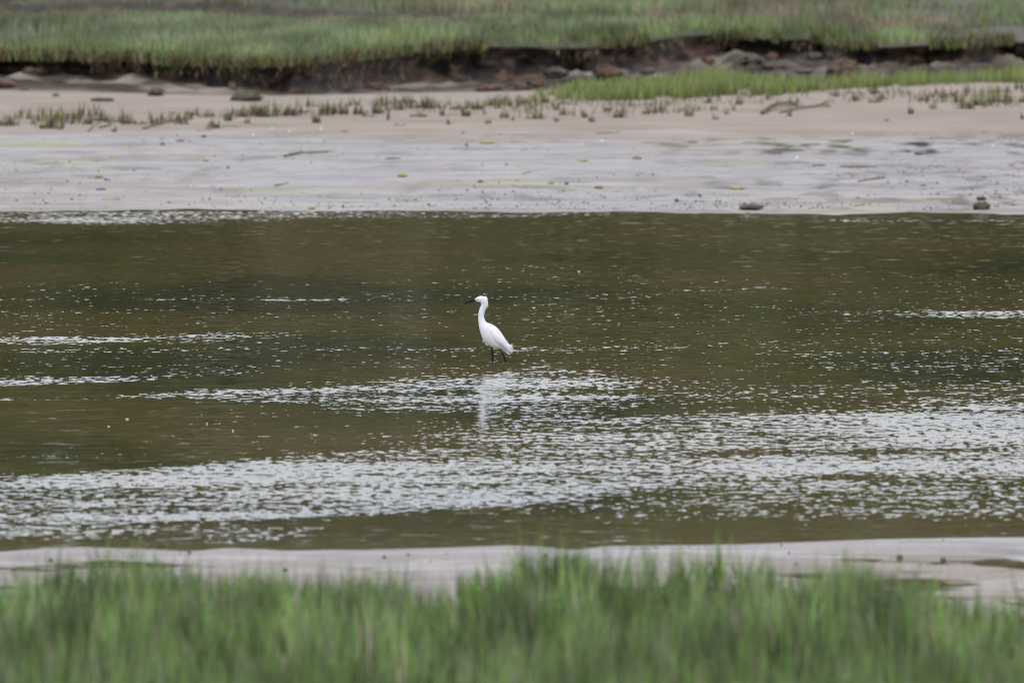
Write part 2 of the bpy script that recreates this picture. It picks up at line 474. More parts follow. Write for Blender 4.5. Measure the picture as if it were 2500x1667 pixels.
# ------------------------------------------------------------------ water
# ruffled patches: polylines of (x, top y, bottom y, coverage) as seen in the picture, laid on the creek surface
K = 2500 / 2352.0
BANDS = [
    [(-300, 487, 517, .80), (500, 487, 512, .80), (900, 487, 508, .7), (1150, 486, 500, .6), (1400, 488, 494, .4), (1500, 490, 492, 0)],
    [(1800, 505, 506, 0), (1930, 504, 509, .7), (2700, 506, 510, .8)],
    [(590, 688, 692, .0), (620, 688, 692, .72), (800, 687, 691, .78), (815, 688, 692, 0)],
    [(440, 684, 690, .35), (600, 684, 692, .3)],
    [(1100, 697, 701, 0), (1130, 697, 701, .7), (1280, 698, 702, .95), (1290, 698, 702, 0)],
    [(1480, 664, 668, .2), (1600, 663, 668, .6), (1690, 663, 668, .5), (1730, 658, 663, .8), (1850, 657, 662, .7), (1900, 657, 662, 0)],
    [(-100, 712, 738, .55), (100, 714, 735, .5), (180, 718, 730, 0)],
    [(260, 712, 722, .4), (540, 708, 722, .25), (700, 708, 716, 0)],
    [(-200, 776, 794, .85), (150, 773, 793, .8), (300, 770, 786, .7), (350, 768, 790, .45), (520, 764, 786, .55), (700, 762, 775, .35), (860, 745, 760, .2), (1100, 740, 760, 0)],
    [(350, 796, 812, .4), (850, 795, 808, .45), (1050, 798, 808, .45), (1190, 797, 810, .5), (1300, 798, 815, .35), (1700, 782, 800, .45), (2000, 775, 812, .35), (2352, 775, 812, .3), (2600, 775, 812, .4)],
    [(-200, 856, 884, .7), (150, 862, 882, .7), (330, 862, 878, .6), (400, 845, 868, .35), (600, 840, 858, .4), (700, 840, 856, 0)],
    [(-200, 905, 925, .5), (50, 912, 920, .5), (90, 912, 920, .1), (300, 905, 915, .5), (420, 895, 915, .5), (600, 892, 925, .62), (720, 876, 934, .72), (900, 868, 946, .76), (1080, 856, 948, .74), (1250, 842, 965, .78), (1400, 850, 985, .72), (1520, 870, 990, .5), (1750, 878, 980, .5), (2000, 880, 990, .5), (2352, 870, 1000, .6), (2600, 870, 1000, .6)],
    [(1180, 725, 735, .25), (1250, 710, 765, .4), (1450, 698, 770, .33), (1750, 705, 745, .28), (2050, 712, 735, .42), (2150, 714, 732, .7), (2600, 712, 735, .7)],
    [(1550, 765, 790, .2), (1900, 790, 855, .42), (2352, 780, 870, .42), (2600, 780, 870, .4)],
    [(600, 1040, 1060, .2), (850, 1010, 1080, .2), (1100, 960, 1060, .55), (1350, 935, 1040, .68), (1600, 930, 1030, .72), (1900, 920, 1010, .78), (2100, 915, 1020, .92), (2600, 900, 1020, .9)],
    [(-200, 1098, 1205, .85), (0, 1098, 1200, .85), (300, 1072, 1205, .80), (600, 1046, 1200, .80), (900, 1030, 1185, .82), (1200, 1020, 1160, .86), (1500, 1005, 1130, .88), (1800, 1000, 1105, .88), (2000, 1000, 1085, .85), (2352, 990, 1130, .75), (2600, 990, 1130, .8)],
    [(-200, 1180, 1246, .8), (200, 1185, 1240, .85), (420, 1190, 1230, .6), (700, 1180, 1200, .5), (1000, 1150, 1180, .5), (1400, 1120, 1140, .35)],
    [(-200, 1160, 1188, .95), (300, 1165, 1195, .95), (600, 1168, 1200, .88), (900, 1150, 1180, .82), (1250, 1120, 1158, .85), (1500, 1098, 1128, .7)],
    [(420, 1212, 1240, .0), (470, 1218, 1252, .85), (600, 1216, 1252, .9), (690, 1212, 1232, .8), (760, 1205, 1225, .0)],
    [(900, 1170, 1190, .3), (1200, 1150, 1180, .3), (1350, 1105, 1185, .35), (1500, 1140, 1182, .5), (1800, 1110, 1182, .55), (2000, 1130, 1184, .45), (2352, 1070, 1175, .5), (2600, 1080, 1175, .5)],
    [(-100, 650, 860, .22), (700, 640, 860, .20), (1200, 600, 860, .24), (2500, 640, 860, .24)],
    [(200, 860, 1060, .0), (500, 860, 1060, .12), (900, 860, 1090, .28), (1400, 860, 1200, .42), (2500, 860, 1200, .42)],
]
wx = spaced(-6.6, 6.6, 0.045, -900, 900)
wy = np.concatenate([np.arange(56.0, 62, 0.5), np.arange(62, 106, 0.11), np.arange(106, 125, 2.0)])
WX, WY = np.meshgrid(wx, wy)
qx, qy = pix(WX, WY, 0.0)
qx = qx / K; qy = qy / K
wob = (fbm(WX * 0.8, WY * 0.35, 3, 1) - 0.5) * 2
wob2 = (fbm(WX * 3.0, WY * 1.2, 3, 7) - 0.5) * 2
ripple = np.zeros_like(WX)
for B in BANDS:
    B = np.array(B, float)
    t = np.interp(qx, B[:, 0], B[:, 1]); bo = np.interp(qx, B[:, 0], B[:, 2]); cv = np.interp(qx, B[:, 0], B[:, 3], left=B[0, 3], right=B[-1, 3])
    h = np.maximum(bo - t, 1)
    yy = qy + wob * np.minimum(h * 0.22, 10) + wob2 * np.minimum(h * 0.12, 5)
    edge = np.clip(h * 0.45, 1.5, 30)
    wdw = sst(t - edge * 0.5, t + edge * 0.5, yy) * (1 - sst(bo - edge * 0.5, bo + edge * 0.5, yy))
    ripple = np.maximum(ripple, cv * wdw)
brk = fbm(WX * 0.9, WY * 0.9, 4, 2)
stre = np.clip((fbm(WX * 0.45 + 2, WY * 1.7 - WX * 0.35, 4, 9) - 0.5) * 2.2 + 0.5, 0, 1)
ripple = ripple ** 0.78 * (0.42 + 0.55 * brk + 0.56 * stre)
ripple = np.where(np.abs(WX) > 9, 0.5, ripple)
dfar = far_shore(WX) - WY; dnear = WY - near_shore(WX)
shal = np.clip(0.85 * np.exp(-np.clip(dfar, 0, None) / 2.5) + 0.6 * np.exp(-np.clip(dnear, 0, None) / 1.2), 0, 1)
o = mesh_from('water', np.stack([WX, WY, WX * 0], -1).reshape(-1, 3), grid_faces(*WX.shape), M['water'],
              attrs={'ripple': np.clip(ripple, 0, 1.1).ravel(), 'shallow': shal.ravel()})
tag(o, 'olive brown creek water with bands of pale ripples', 'water', kind='structure')

# ------------------------------------------------------------------ marsh bank
bx = spaced(-9, 9, 0.05, -900, 900)
back = [900, 500, 300, 200, 120, 80, 60, 45, 36, 30, 26] + list(np.arange(24, 9.9, -0.22)) + [9.5, 9, 8.3, 7.6, 6.9, 6.2, 5.5, 4.8, 4.1, 3.4, 2.8, 2.2, 1.7, 1.3, 0.95, 0.65, 0.42, 0.25, 0.12]
rows = []
RY = rim_Y(bx); FZ = foot_Z(bx)
topz = plat(bx, RY + 0.02)
turf = []; bare = []
for bk in back:
    y = RY * np.exp(-bk / 40.0) + 133.0 * (1 - np.exp(-bk / 40.0)) + bk
    z = plat(bx, y)
    rows.append(np.stack([bx, y, z], -1))
    pxx, pyy = pix(bx, y, z)
    le = np.exp(-((y - ledge_Y(bx) + 0.25) / 0.5) ** 2) * ledge_A(bx)
    turf.append(1 - 0.85 * le)
    bb = sst(0.45, 0.62, fbm(bx * 0.5 + 3, y * 0.4, 4, 15)) * sst(3.0, 4.6, bx) * (bk < 30)
    bare.append(bb)
NV = 26
for k in range(NV + 1):
    v = k / NV
    z = topz - 0.01 + (FZ - 0.18 - topz) * v
    under = 0.42 * math.sin(math.pi * min(1, v * 1.1)) * (0.5 + fbm(bx * 0.8, bx * 0, 3, 1))
    rough = (fbm(bx * 2.2, z * 3 + 7, 4, 2) - 0.5) * 0.75 + (fbm(bx * 8, z * 10, 3, 5) - 0.5) * 0.38
    slump = -0.9 * v ** 1.8 * sst(0.40, 0.62, fbm(bx * 0.9 + 8, bx * 0, 3, 6))
    y = RY + under + rough * min(1, v * 5) * 0.8 + slump
    y = np.maximum(y, RY - 0.05 - 2.2 * max(0, v - 0.38))
    rows.append(np.stack([bx + (fbm(bx * 5, z * 9, 2, 9) - 0.5) * 0.05, y, z], -1))
    turf.append(np.full_like(bx, 0.6 * (1 - min(1, v * 9)))); bare.append(np.clip(sst(0.9, 1, v) * 0.5 + bx * 0, 0, 1))
V = np.concatenate(rows); nr = len(rows)
o = mesh_from('marsh_bank', V, grid_faces(nr, len(bx))[:, ::-1], M['peat'], attrs={'turf': np.concatenate(turf), 'bare': np.concatenate(bare)})
tag(o, 'dark undercut peat bank carrying the far salt marsh', 'bank', kind='structure')

# ------------------------------------------------------------------ grass
def blades(name, X, Y, Z, H, W, lean, tint, mat=None, yaw=None, tintb=None, loc=(0, 0, 0), parent=None, droop=None):
    n_ = len(X)
    if yaw is None: yaw = RNG.uniform(-1.1, 1.1, n_)
    la = RNG.uniform(0, 2 * np.pi, n_)
    lx = np.cos(la) * lean * H; ly = np.sin(la) * lean * H
    if droop is not None: ly = ly - droop * H
    wx_, wy_ = np.cos(yaw) * W / 2, np.sin(yaw) * W / 2
    P = np.zeros((n_, 5, 3), np.float32)
    hz = np.sqrt(np.clip(1 - np.minimum(lean, 0.9) ** 2, 0.1, 1)) * H
    P[:, 0] = np.stack([X - wx_, Y - wy_, Z], -1); P[:, 1] = np.stack([X + wx_, Y + wy_, Z], -1)
    mxp = X + lx * 0.35; myp = Y + ly * 0.35
    P[:, 2] = np.stack([mxp - wx_ * .8, myp - wy_ * .8, Z + hz * .55], -1); P[:, 3] = np.stack([mxp + wx_ * .8, myp + wy_ * .8, Z + hz * .55], -1)
    P[:, 4] = np.stack([X + lx, Y + ly, Z + hz], -1)
    P -= np.array(loc, np.float32)
    b5 = np.arange(n_)[:, None] * 5
    F = np.concatenate([b5 + np.array([[0, 1, 3]]), b5 + np.array([[0, 3, 2]]), b5 + np.array([[2, 3, 4]])])
    T = np.repeat(tint[:, None, :], 5, 1)
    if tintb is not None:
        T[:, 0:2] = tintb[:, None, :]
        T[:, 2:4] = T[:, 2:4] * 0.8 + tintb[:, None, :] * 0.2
    return mesh_from(name, P.reshape(-1, 3), F, mat or M['blade'], attrs={'tint': T.reshape(-1, 3)}, smooth=False, loc=loc, parent=parent)

def pick(n_, cols, probs, jit=0.2):
    c_ = np.array(cols)[RNG.choice(len(cols), n_, p=np.array(probs) / sum(probs))]
    return c_ * (1 + RNG.normal(0, jit, (n_, 1))).clip(0.4, 1.8) * (1 + RNG.normal(0, 0.05, (n_, 3)))

GREEN = (0.175, 0.240, 0.085); LIME = (0.255, 0.310, 0.085); GREY = (0.215, 0.275, 0.155); DEAD = (0.33, 0.26, 0.18); RUST = (0.13, 0.075, 0.042); DARK = (0.055, 0.060, 0.030)

# far marsh: meadow behind the rim
N = 210000
Yb = 127 + (RNG.random(N) ** 1.15) * 52
Xb = RNG.uniform(-1, 1, N) * (Yb * 0.0535 + 0.5)
dr = Yb - rim_Y(Xb)
dens = fbm(Xb * 0.8, Yb * 0.45, 4, 3)
led = Yb - ledge_Y(Xb); LA = ledge_A(Xb)
bareq = sst(0.45, 0.60, fbm(Xb * 0.5 + 3, Yb * 0.4, 4, 15)) * sst(3.0, 4.6, Xb)
keep = (dr > 0.0) & ~((led > -1.9) & (led < 0.05) & (RNG.random(N) < LA * 0.93)) & (RNG.random(N) > bareq * 0.82) & (RNG.random(N) < 0.10 + 3.0 * np.clip(dens - .3, 0, 1) + 0.5 * (dr < 2) + 1.0 * (dr < 0.5))
Xb, Yb, dr, led, LA, dens = [a[keep] for a in (Xb, Yb, dr, led, LA, dens)]
nb = len(Xb)
Zb = plat(Xb, Yb) - 0.02
lush = sst(0.2, 1.0, 1 - dr / 4.0) * sst(0.25, 0.55, fbm(Xb * 0.45, Yb * 0.3, 3, 8))
c1 = pick(nb, [GREEN, LIME, GREY, DEAD, DARK], [.50, .22, .18, .07, .05]); c2 = pick(nb, [GREEN, GREY, DEAD, RUST, DARK], [.34, .50, .10, .03, .04])
tint = np.where((RNG.random(nb) < lush)[:, None], c1, c2)
lit = sst(0.50, 0.66, fbm(Xb * 0.9 + 9, Yb * 0.28, 4, 1)) * sst(1.0, 3, dr) * (0.35 + 0.65 * sst(1, 4, Xb) + 0.4 * sst(8, 2, np.abs(led)))
tint = np.where((RNG.random(nb) < lit * .75)[:, None], pick(nb, [DEAD, RUST, (0.24, 0.22, 0.14)], [.4, .15, .45]), tint)
big = fbm(Xb * 0.6, Yb * 0.25, 3, 9)
tint = tint * (0.55 + 0.9 * np.clip((fbm(Xb * 1.6, Yb * 0.5, 4, 11) - .5) * 1.8 + .5, 0, 1))[:, None]
H = (0.15 + 0.12 * RNG.random(nb)) * (0.65 + 0.7 * big) * np.where(dr < 0.35, 0.8, 1) * np.where((led < 0) & (led > -6), 1 - 0.45 * LA, 1)
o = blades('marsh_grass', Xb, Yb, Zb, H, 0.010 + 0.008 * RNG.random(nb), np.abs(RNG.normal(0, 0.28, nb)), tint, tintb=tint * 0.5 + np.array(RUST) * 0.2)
tag(o, 'short grey green cordgrass meadow on top of the peat bank', 'grass', kind='stuff')

# rim fringe: blades drooping over the edge, dead and rusty at the roots
N = 9000
Xr = RNG.uniform(-8.2, 8.2, N)
Yr = rim_Y(Xr) + RNG.normal(0.06, 0.08, N)
Zr = plat(Xr, Yr + 0.1) - 0.03 - 0.03 * RNG.random(N)
tint = pick(N, [GREEN, LIME, DEAD, RUST, DARK], [.30, .12, .18, .28, .12])
gap = fbm(Xr * 1.4, Xr * 0 + 5, 3, 3)
kp = gap > 0.40
o = blades('rim_grass', Xr[kp], Yr[kp], Zr[kp], (0.08 + 0.12 * RNG.random(N))[kp], 0.012 + 0.008 * RNG.random(kp.sum()), np.abs(RNG.normal(0.2, 0.45, kp.sum())), tint[kp], droop=RNG.uniform(0, .9, kp.sum()))
tag(o, 'rusty dead and green fringe of grass along the rim of the bank', 'grass', kind='stuff')
# roots hanging on the cut face
N = 5200
Xr = RNG.uniform(-8, 8, N); v = RNG.random(N) ** 1.4
Yr = rim_Y(Xr) - 0.02 - 0.10 * RNG.random(N) + 0.1 * v
Zr = plat(Xr, Yr + .1) - 0.03 - v * 0.12
kp = (fbm(Xr * 2.2, Xr * 0 + 2, 3, 4) > 0.54) & (RNG.random(N) < .4)
Hn = -(0.03 + 0.07 * RNG.random(N))
o = blades('hanging_roots', Xr[kp], Yr[kp], Zr[kp], np.abs(Hn[kp]) , 0.012 + 0.012 * RNG.random(kp.sum()), np.full(kp.sum(), 0.3), pick(kp.sum(), [RUST, DARK, DEAD], [.45, .45, .1]))
me = o.data
co = np.empty(len(me.vertices) * 3, np.float32); me.vertices.foreach_get('co', co); co = co.reshape(-1, 5, 3)
co[:, 2:, 2] = 2 * co[:, 0:1, 2] - co[:, 2:, 2]
me.vertices.foreach_set('co', co.ravel()); me.update()
tag(o, 'matted brown roots hanging from the cut face of the bank', 'roots', kind='stuff')

# bright young grass on the crest of the sand, right of centre
def patch(name, pts, n_, hmin, hmax, cols, probs, label, mask=.42):
    pts = np.array(pts, float)                      # px, py_base_low, py_base_high, density
    seg = pts[:, 0]
    out_ = []
    u = RNG.uniform(seg[0], seg[-1], n_)
    dn = np.interp(u, seg, pts[:, 3]); k_ = RNG.random(n_) < dn
    u = u[k_]
    t_ = RNG.random(len(u))
    pyb = np.interp(u, seg, pts[:, 1]) * t_ + np.interp(u, seg, pts[:, 2]) * (1 - t_)
    z0 = 0.38
    zc_ = np.full(len(u), z0)
    for _ in range(5):
        XY = np.array([at(a, b_, c0_) for a, b_, c0_ in zip(u, pyb, zc_)])
        X_, Y_ = XY[:, 0], XY[:, 1]
        zc_ = zc_ * .4 + .6 * ground(X_, Y_)
    cl_ = fbm(X_ * 4, Y_ * 3, 3, 6)
    kk = cl_ > mask
    X_, Y_, u, cl_ = X_[kk], Y_[kk], u[kk], cl_[kk]
    hs = np.interp(u, seg, pts[:, 4])
    H_ = RNG.uniform(hmin, hmax, len(X_)) * hs * (0.5 + cl_)
    tn = pick(len(X_), cols, probs)
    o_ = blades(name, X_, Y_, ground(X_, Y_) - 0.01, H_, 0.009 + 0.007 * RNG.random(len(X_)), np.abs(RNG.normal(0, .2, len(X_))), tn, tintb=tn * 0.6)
    return tag(o_, label, 'grass', kind='stuff')
patch('young_cordgrass', [(1290, 250, 232, .10, .6), (1350, 252, 225, .4, .8), (1400, 248, 220, .9, 1.0), (1600, 245, 215, 1, 1.1), (1740, 238, 205, 1, 1.5), (1800, 232, 208, .9, 1.2),
      (1900, 236, 212, .6, 1.0), (2000, 222, 210, .45, .9), (2150, 215, 205, .3, 1.0), (2300, 208, 200, .3, 1.0), (2400, 208, 198, .3, 1.0), (2520, 205, 196, .5, 1.3), (2700, 205, 196, .5, 1.3)],
      12000, 0.09, 0.20, [LIME, GREEN, (0.22, 0.26, 0.09), DEAD], [.5, .3, .15, .06], 'bright young grass patch along the crest of the sand below the bank')

patch('sand_stubble', [(-150, 312, 285, .5, .8), (0, 310, 285, .6, 1), (120, 312, 290, .6, 1.3), (240, 305, 280, .9, 1.3), (330, 305, 275, .9, 1.2), (420, 300, 275, .7, .9), (560, 290, 268, .8, 1), (700, 285, 262, 1, 1.1), (830, 283, 258, .9, 1),
      (950, 275, 250, .8, 1), (1100, 275, 250, .6, .9), (1250, 285, 245, .6, .9), (1400, 285, 250, .5, .9), (1700, 280, 240, .45, .9), (1900, 260, 225, .3, .8), (2150, 250, 215, .25, .8), (2350, 265, 228, .6, 1.2), (2500, 260, 215, .8, 1.3), (2650, 260, 215, .8, 1.3)],
      9000, 0.03, 0.13, [(0.085, 0.08, 0.038), (0.13, 0.12, 0.055), RUST, DEAD, LIME], [.3, .3, .12, .1, .18], 'sparse dark olive stubble and litter along the top of the sand', mask=.56)

# near bank
N = 105000
Yn = RNG.uniform(42.5, 57.5, N)
Xn = RNG.uniform(-1, 1, N) * (Yn * 0.0515 + 0.25)
g = nearbank_edge(Xn) - Yn + (fbm(Xn * 2.5, Yn * 1.5, 3, 4) - 0.5) * 3.0
clump = np.clip((fbm(Xn * 3.5, Yn * 2.4, 3, 12) - .5) * 1.8 + .5, 0.02, 1)
kp = (RNG.random(N) < sst(-0.15, 0.5, g)) & (RNG.random(N) < 0.15 + 1.5 * clump)
Xn, Yn, g, clump = Xn[kp], Yn[kp], g[kp], clump[kp]
nn = len(Xn)
tn = pick(nn, [(0.155, 0.245, 0.066), (0.225, 0.320, 0.092), (0.170, 0.205, 0.120), (0.38, 0.32, 0.24), (0.050, 0.070, 0.028)], [.38, .25, .20, .07, .10], .25)
tn = tn * (0.5 + 1.0 * np.clip((fbm(Xn * 4.0, Yn * 1.6, 4, 5) - .5) * 2 + .5, 0, 1))[:, None]
hh = 0.98 * (0.14 + 0.24 * RNG.random(nn) + 0.10 * (RNG.random(nn) ** 6)) * (0.50 + 1.0 * clump) * (0.75 + 0.25 * sst(0, 1.5, g)) * (0.85 + 0.4 * fbm(Xn * 0.9, Yn * 0.3, 2, 3))
SPK = [(345, 1322), (478, 1345), (170, 1368), (60, 1420), (110, 1440), (560, 1375), (898, 1392), (830, 1400), (994, 1402), (1158, 1335), (1201, 1325), (1090, 1380), (1590, 1262), (1654, 1290), (1755, 1262), (1829, 1305), (1510, 1290), (1430, 1330), (1356, 1345), (1290, 1360),
       (1712, 1330), (1900, 1330), (2020, 1345), (2110, 1400), (2190, 1440), (2330, 1440), (2420, 1460), (700, 1385), (420, 1360), (640, 1390), (250, 1400)]
for px_, pt_ in SPK:
    k_ = 12
    yy = nearbank_edge((px_ - 1250) * 54 / FPX) - RNG.uniform(.0, 1.3)
    t0 = yy / (FPX * CP + (833.5 - pt_) * SP)
    zt = CAM_H + (-FPX * SP + (833.5 - pt_) * CP) * t0
    xs = (px_ - 1250) * t0 + RNG.normal(0, .022, k_); ys_ = yy + RNG.normal(0, .05, k_)
    zb_ = ground(xs, ys_)
    Xn = np.append(Xn, xs); Yn = np.append(Yn, ys_); hh = np.append(hh, (zt - zb_) * RNG.uniform(.72, 1.02, k_))
    tn = np.vstack([tn, pick(k_, [(0.130, 0.235, 0.050), (0.205, 0.315, 0.075)], [.6, .4], .15)])
nn = len(Xn)
o = blades('foreground_grass', Xn, Yn, ground(Xn, Yn) - 0.01, hh, 0.009 + 0.010 * RNG.random(nn), np.minimum(np.abs(RNG.normal(0, .21, nn)), .05 / np.maximum(hh - .3, .03)), tn, tintb=tn * 0.5)  # darker blade feet paint in the shade of the gaps between stems
tag(o, 'blurred green cordgrass filling the near bank at the foot of the picture', 'grass', kind='stuff')

# ------------------------------------------------------------------ far wood (only seen mirrored in the creek)
V = []; F = []; T = []
wx_ = np.linspace(-160, 160, 60)
hillX, hillV = np.meshgrid(np.linspace(-500, 500, 90), np.linspace(0, 1, 14))
hz = 0.8 + 17 * sst(0, 1, hillV) * (0.8 + 0.4 * fbm(hillX * 0.03, hillV * 2, 3, 3)) 
o = mesh_from('hillside', np.stack([hillX, 214 + hillV * 60, hz], -1).reshape(-1, 3), grid_faces(*hillX.shape), M['hill'])
tag(o, 'low wooded hillside beyond the marsh', 'hillside', kind='structure')
ntree = 90
cent = []
for k in range(ntree):
    X0 = -75 + 150 * (k + RNG.random()) / ntree; Y0 = RNG.uniform(196, 212); Ht = RNG.uniform(13, 19); rw = RNG.uniform(2.8, 4.6)
    nl = 620
    a = RNG.normal(0, 1, (nl, 3)); a /= np.linalg.norm(a, axis=1)[:, None]
    rr_ = RNG.random(nl) ** 0.35
    c_ = a * rr_[:, None] * np.array([rw, rw, Ht * 0.45]) + np.array([X0, Y0, 0.8 + Ht * 0.55])
    cent.append((X0, Y0, Ht))
    e1 = RNG.normal(0, 1, (nl, 3)); e1 /= np.linalg.norm(e1, axis=1)[:, None]
    e2 = np.cross(e1, RNG.normal(0, 1, (nl, 3))); e2 /= np.linalg.norm(e2, axis=1)[:, None]
    s_ = RNG.uniform(0.35, 0.75, nl)[:, None]
    quad = np.stack([c_ - e1 * s_ - e2 * s_ * .6, c_ + e1 * s_ - e2 * s_ * .6, c_ + e1 * s_ + e2 * s_ * .6, c_ - e1 * s_ + e2 * s_ * .6], 1)
    V.append(quad.reshape(-1, 3))
    tc_ = np.array([(0.100, 0.105, 0.062), (0.115, 0.105, 0.075), (0.075, 0.080, 0.055)][k % 3]) * RNG.uniform(.7, 1.3, (nl, 1))
    T.append(np.repeat(tc_, 4, 0))
V = np.concatenate(V); T = np.concatenate(T)
F = np.arange(len(V)).reshape(-1, 4)
o = mesh_from('woodland', V, F, M['foliage'], attrs={'tint': T}, smooth=False)
tag(o, 'dark wood beyond the marsh mirrored in the calm water', 'wood', kind='stuff')

# ------------------------------------------------------------------ lofts and tubes
def loft(name, rings, mat, parent=None, loc=(0, 0, 0), cap=True):
    rings = np.array(rings, np.float32)
    nr_, nc_ = rings.shape[:2]
    V_ = rings.reshape(-1, 3)
    F_ = []
    for i in range(nr_ - 1):
        for j in range(nc_):
            a_ = i * nc_ + j; b_ = i * nc_ + (j + 1) % nc_
            F_.append((a_, b_, b_ + nc_, a_ + nc_))
    bm = bmesh.new()
    vs = [bm.verts.new(v_) for v_ in V_]
    for f in F_: bm.faces.new([vs[i] for i in f])
    if cap:
        bm.faces.new(vs[:nc_][::-1]); bm.faces.new(vs[-nc_:])
    bmesh.ops.recalc_face_normals(bm, faces=bm.faces)
    for f in bm.faces: f.smooth = True
    me_ = bpy.data.meshes.new(name); bm.to_mesh(me_); bm.free()
    me_.materials.append(mat)
    o_ = bpy.data.objects.new(name, me_); COL.objects.link(o_)
    o_.location = loc
    if parent: o_.parent = parent
    return o_

def tube(name, pts, rad, mat, parent=None, loc=(0, 0, 0), nc_=8, flat=1.0):
    pts = [Vector(p_) for p_ in pts]
    rings = []
    for i, p_ in enumerate(pts):
        t_ = (pts[min(i + 1, len(pts) - 1)] - pts[max(i - 1, 0)]).normalized()
        s_ = t_.cross(Vector((0, 1, 0)))
        if s_.length < 0.1: s_ = t_.cross(Vector((1, 0, 0)))
        s_.normalize(); b_ = t_.cross(s_)
        r_ = rad[i] if hasattr(rad, '__len__') else rad
        rings.append([tuple(p_ + (s_ * math.cos(a_) + b_ * math.sin(a_) * flat) * r_) for a_ in [2 * math.pi * j / nc_ for j in range(nc_)]])
    return loft(name, rings, mat, parent, loc)

def cat_interp(A, k):
    """Catmull-Rom resample of rows of A, k steps per span."""
    A = np.array(A, float); P = np.vstack([2 * A[0] - A[1], A, 2 * A[-1] - A[-2]])
    o_ = []
    for i in range(1, len(P) - 2):
        for j in range(k):
            t_ = j / k
            o_.append(0.5 * ((2 * P[i]) + (-P[i - 1] + P[i + 1]) * t_ + (2 * P[i - 1] - 5 * P[i] + 4 * P[i + 1] - P[i + 2]) * t_ ** 2 + (-P[i - 1] + 3 * P[i] - 3 * P[i + 1] + P[i + 2]) * t_ ** 3))
    o_.append(A[-1])
    return np.array(o_)

# ------------------------------------------------------------------ the egret
EX, EY = at(1100 + 900 / 7.84, 700 + 1440 / 7.84, 0)
egret = empty('egret', (EX, EY, 0))
tag(egret, 'white egret with black bill and yellow face wading in the creek', 'egret')
SC = 1 / (7.84 * FPX / EY * 1.0) * 1.0
def E(u, v, y=0.0):
    """side-view drawing coordinates to local metres"""
    return Vector(((u - 900) * SC, y, (1440 - v) * SC))
ST = [(458, 236, 462, 264, .004), (478, 219, 486, 277, .0085), (505, 200, 512, 285, .0125), (540, 182, 540, 292, .0165), (590, 172, 570, 300, .021),
      (650, 188, 578, 322, .0225), (698, 232, 583, 342, .0215), (718, 305, 578, 362, .0195), (710, 368, 562, 405, .0175), (668, 440, 541, 465, .0165),
      (641, 535, 530, 555, .017), (650, 612, 532, 645, .020), (690, 678, 544, 748, .030), (770, 706, 561, 832, .042), (850, 750, 583, 905, .051),
      (920, 812, 612, 985, .056), (980, 888, 652, 1045, .057), (1030, 968, 715, 1108, .054), (1072, 1045, 800, 1160, .048), (1100, 1100, 895, 1188, .038),
      (1128, 1150, 985, 1215, .026), (1150, 1215, 1055, 1262, .015), (1150, 1275, 1108, 1292, .005)]
D = cat_interp(ST, 4)
rings = []
for a0, a1, b0, b1, wd in D:
    A_, B_ = E(a0, a1), E(b0, b1)
    c_ = (A_ + B_) / 2; h_ = (A_ - B_) / 2
    rings.append([tuple(c_ + h_ * math.cos(t_) + Vector((0, 1, 0)) * max(wd, .002) * math.sin(t_)) for t_ in [2 * math.pi * j / 28 for j in range(28)]])
body = loft('body', rings, M['white'], egret)
# folded wings: a thin domed shell over each flank made of overlapping feathers
def wing(side):
    top = [(735, 735), (800, 752), (880, 805), (960, 890), (1030, 985), (1085, 1080), (1130, 1160), (1165, 1240)]
    bot = [(700, 830), (715, 920), (770, 1010), (850, 1085), (930, 1130), (1010, 1175), (1085, 1225), (1155, 1275)]
    wdt = [.036, .047, .055, .058, .053, .041, .026, .008]
    A = cat_interp([(*t_, *b_, w_) for t_, b_, w_ in zip(top, bot, wdt)], 3)
    rg = []
    for i, (a0, a1, b0, b1, wd) in enumerate(A):
        r_ = []
        outp = [];inn = []
        for j in range(13):
            s_ = j / 12
            p_ = E(a0 + (b0 - a0) * s_, a1 + (b1 - a1) * s_)
            bul = (wd + 0.0075) * (math.sin(math.pi * (0.12 + 0.76 * s_)) ** 0.55) + 0.0032 * ((s_ * 4) % 1)
            outp.append(tuple(p_ + Vector((0, side * bul, 0)))); inn.append(tuple(p_ + Vector((0, side * (bul - 0.012), 0))))
        rg.append(outp + inn[::-1])
    return loft('wing', rg, M['white'], egret)
wn = wing(-1); wing(1)
def plume(name, pts, r0, parent, y=0.0, flat=0.35):
    P_ = cat_interp([tuple(E(u_, v_, y + dy)) for u_, v_, dy in pts], 4)
    n_ = len(P_)
    return tube(name, P_, [r0 * (1 - 0.93 * (i / (n_ - 1)) ** 1.6) for i in range(n_)], M['plume'], parent, nc_=6, flat=flat)
# tail
for k, (u_, v_) in enumerate([(1112, 1303), (1135, 1300), (1155, 1298), (1172, 1288), (1185, 1262)]):
    plume('tail_feather', [(1030 + k * 8, 1190 - k * 6, 0), (1080 + k * 8, 1245 - k * 5, (k - 2) * .003), (u_, v_, (k - 2) * .005)], .009, egret, (k - 2) * .004)
# back plumes that curl up over the tail
for k in range(16):
    f_ = k / 15
    tipu = 1186 + 28 * math.sin(f_ * 2.6) + RNG.uniform(-8, 8); tipv = 1078 + 175 * f_ + RNG.uniform(-10, 10)
    plume('plume', [(1050 + RNG.uniform(-8, 8), 1045 + 50 * f_, 0), (1110, 1105 + 70 * f_, RNG.uniform(-.006, .006)), (1155, 1115 + 110 * f_, RNG.uniform(-.01, .01)), (tipu, tipv, RNG.uniform(-.014, .014))],
          .0042, egret, RNG.uniform(-.016, .016), 0.5)
for k in range(4):
    plume('plume', [(1020 + 18 * k, 955 + 30 * k, 0), (1060 + 18 * k, 1015 + 26 * k, 0), (1095 + 14 * k, 1040 + 22 * k, 0)], .002, egret, RNG.uniform(-.02, .02))
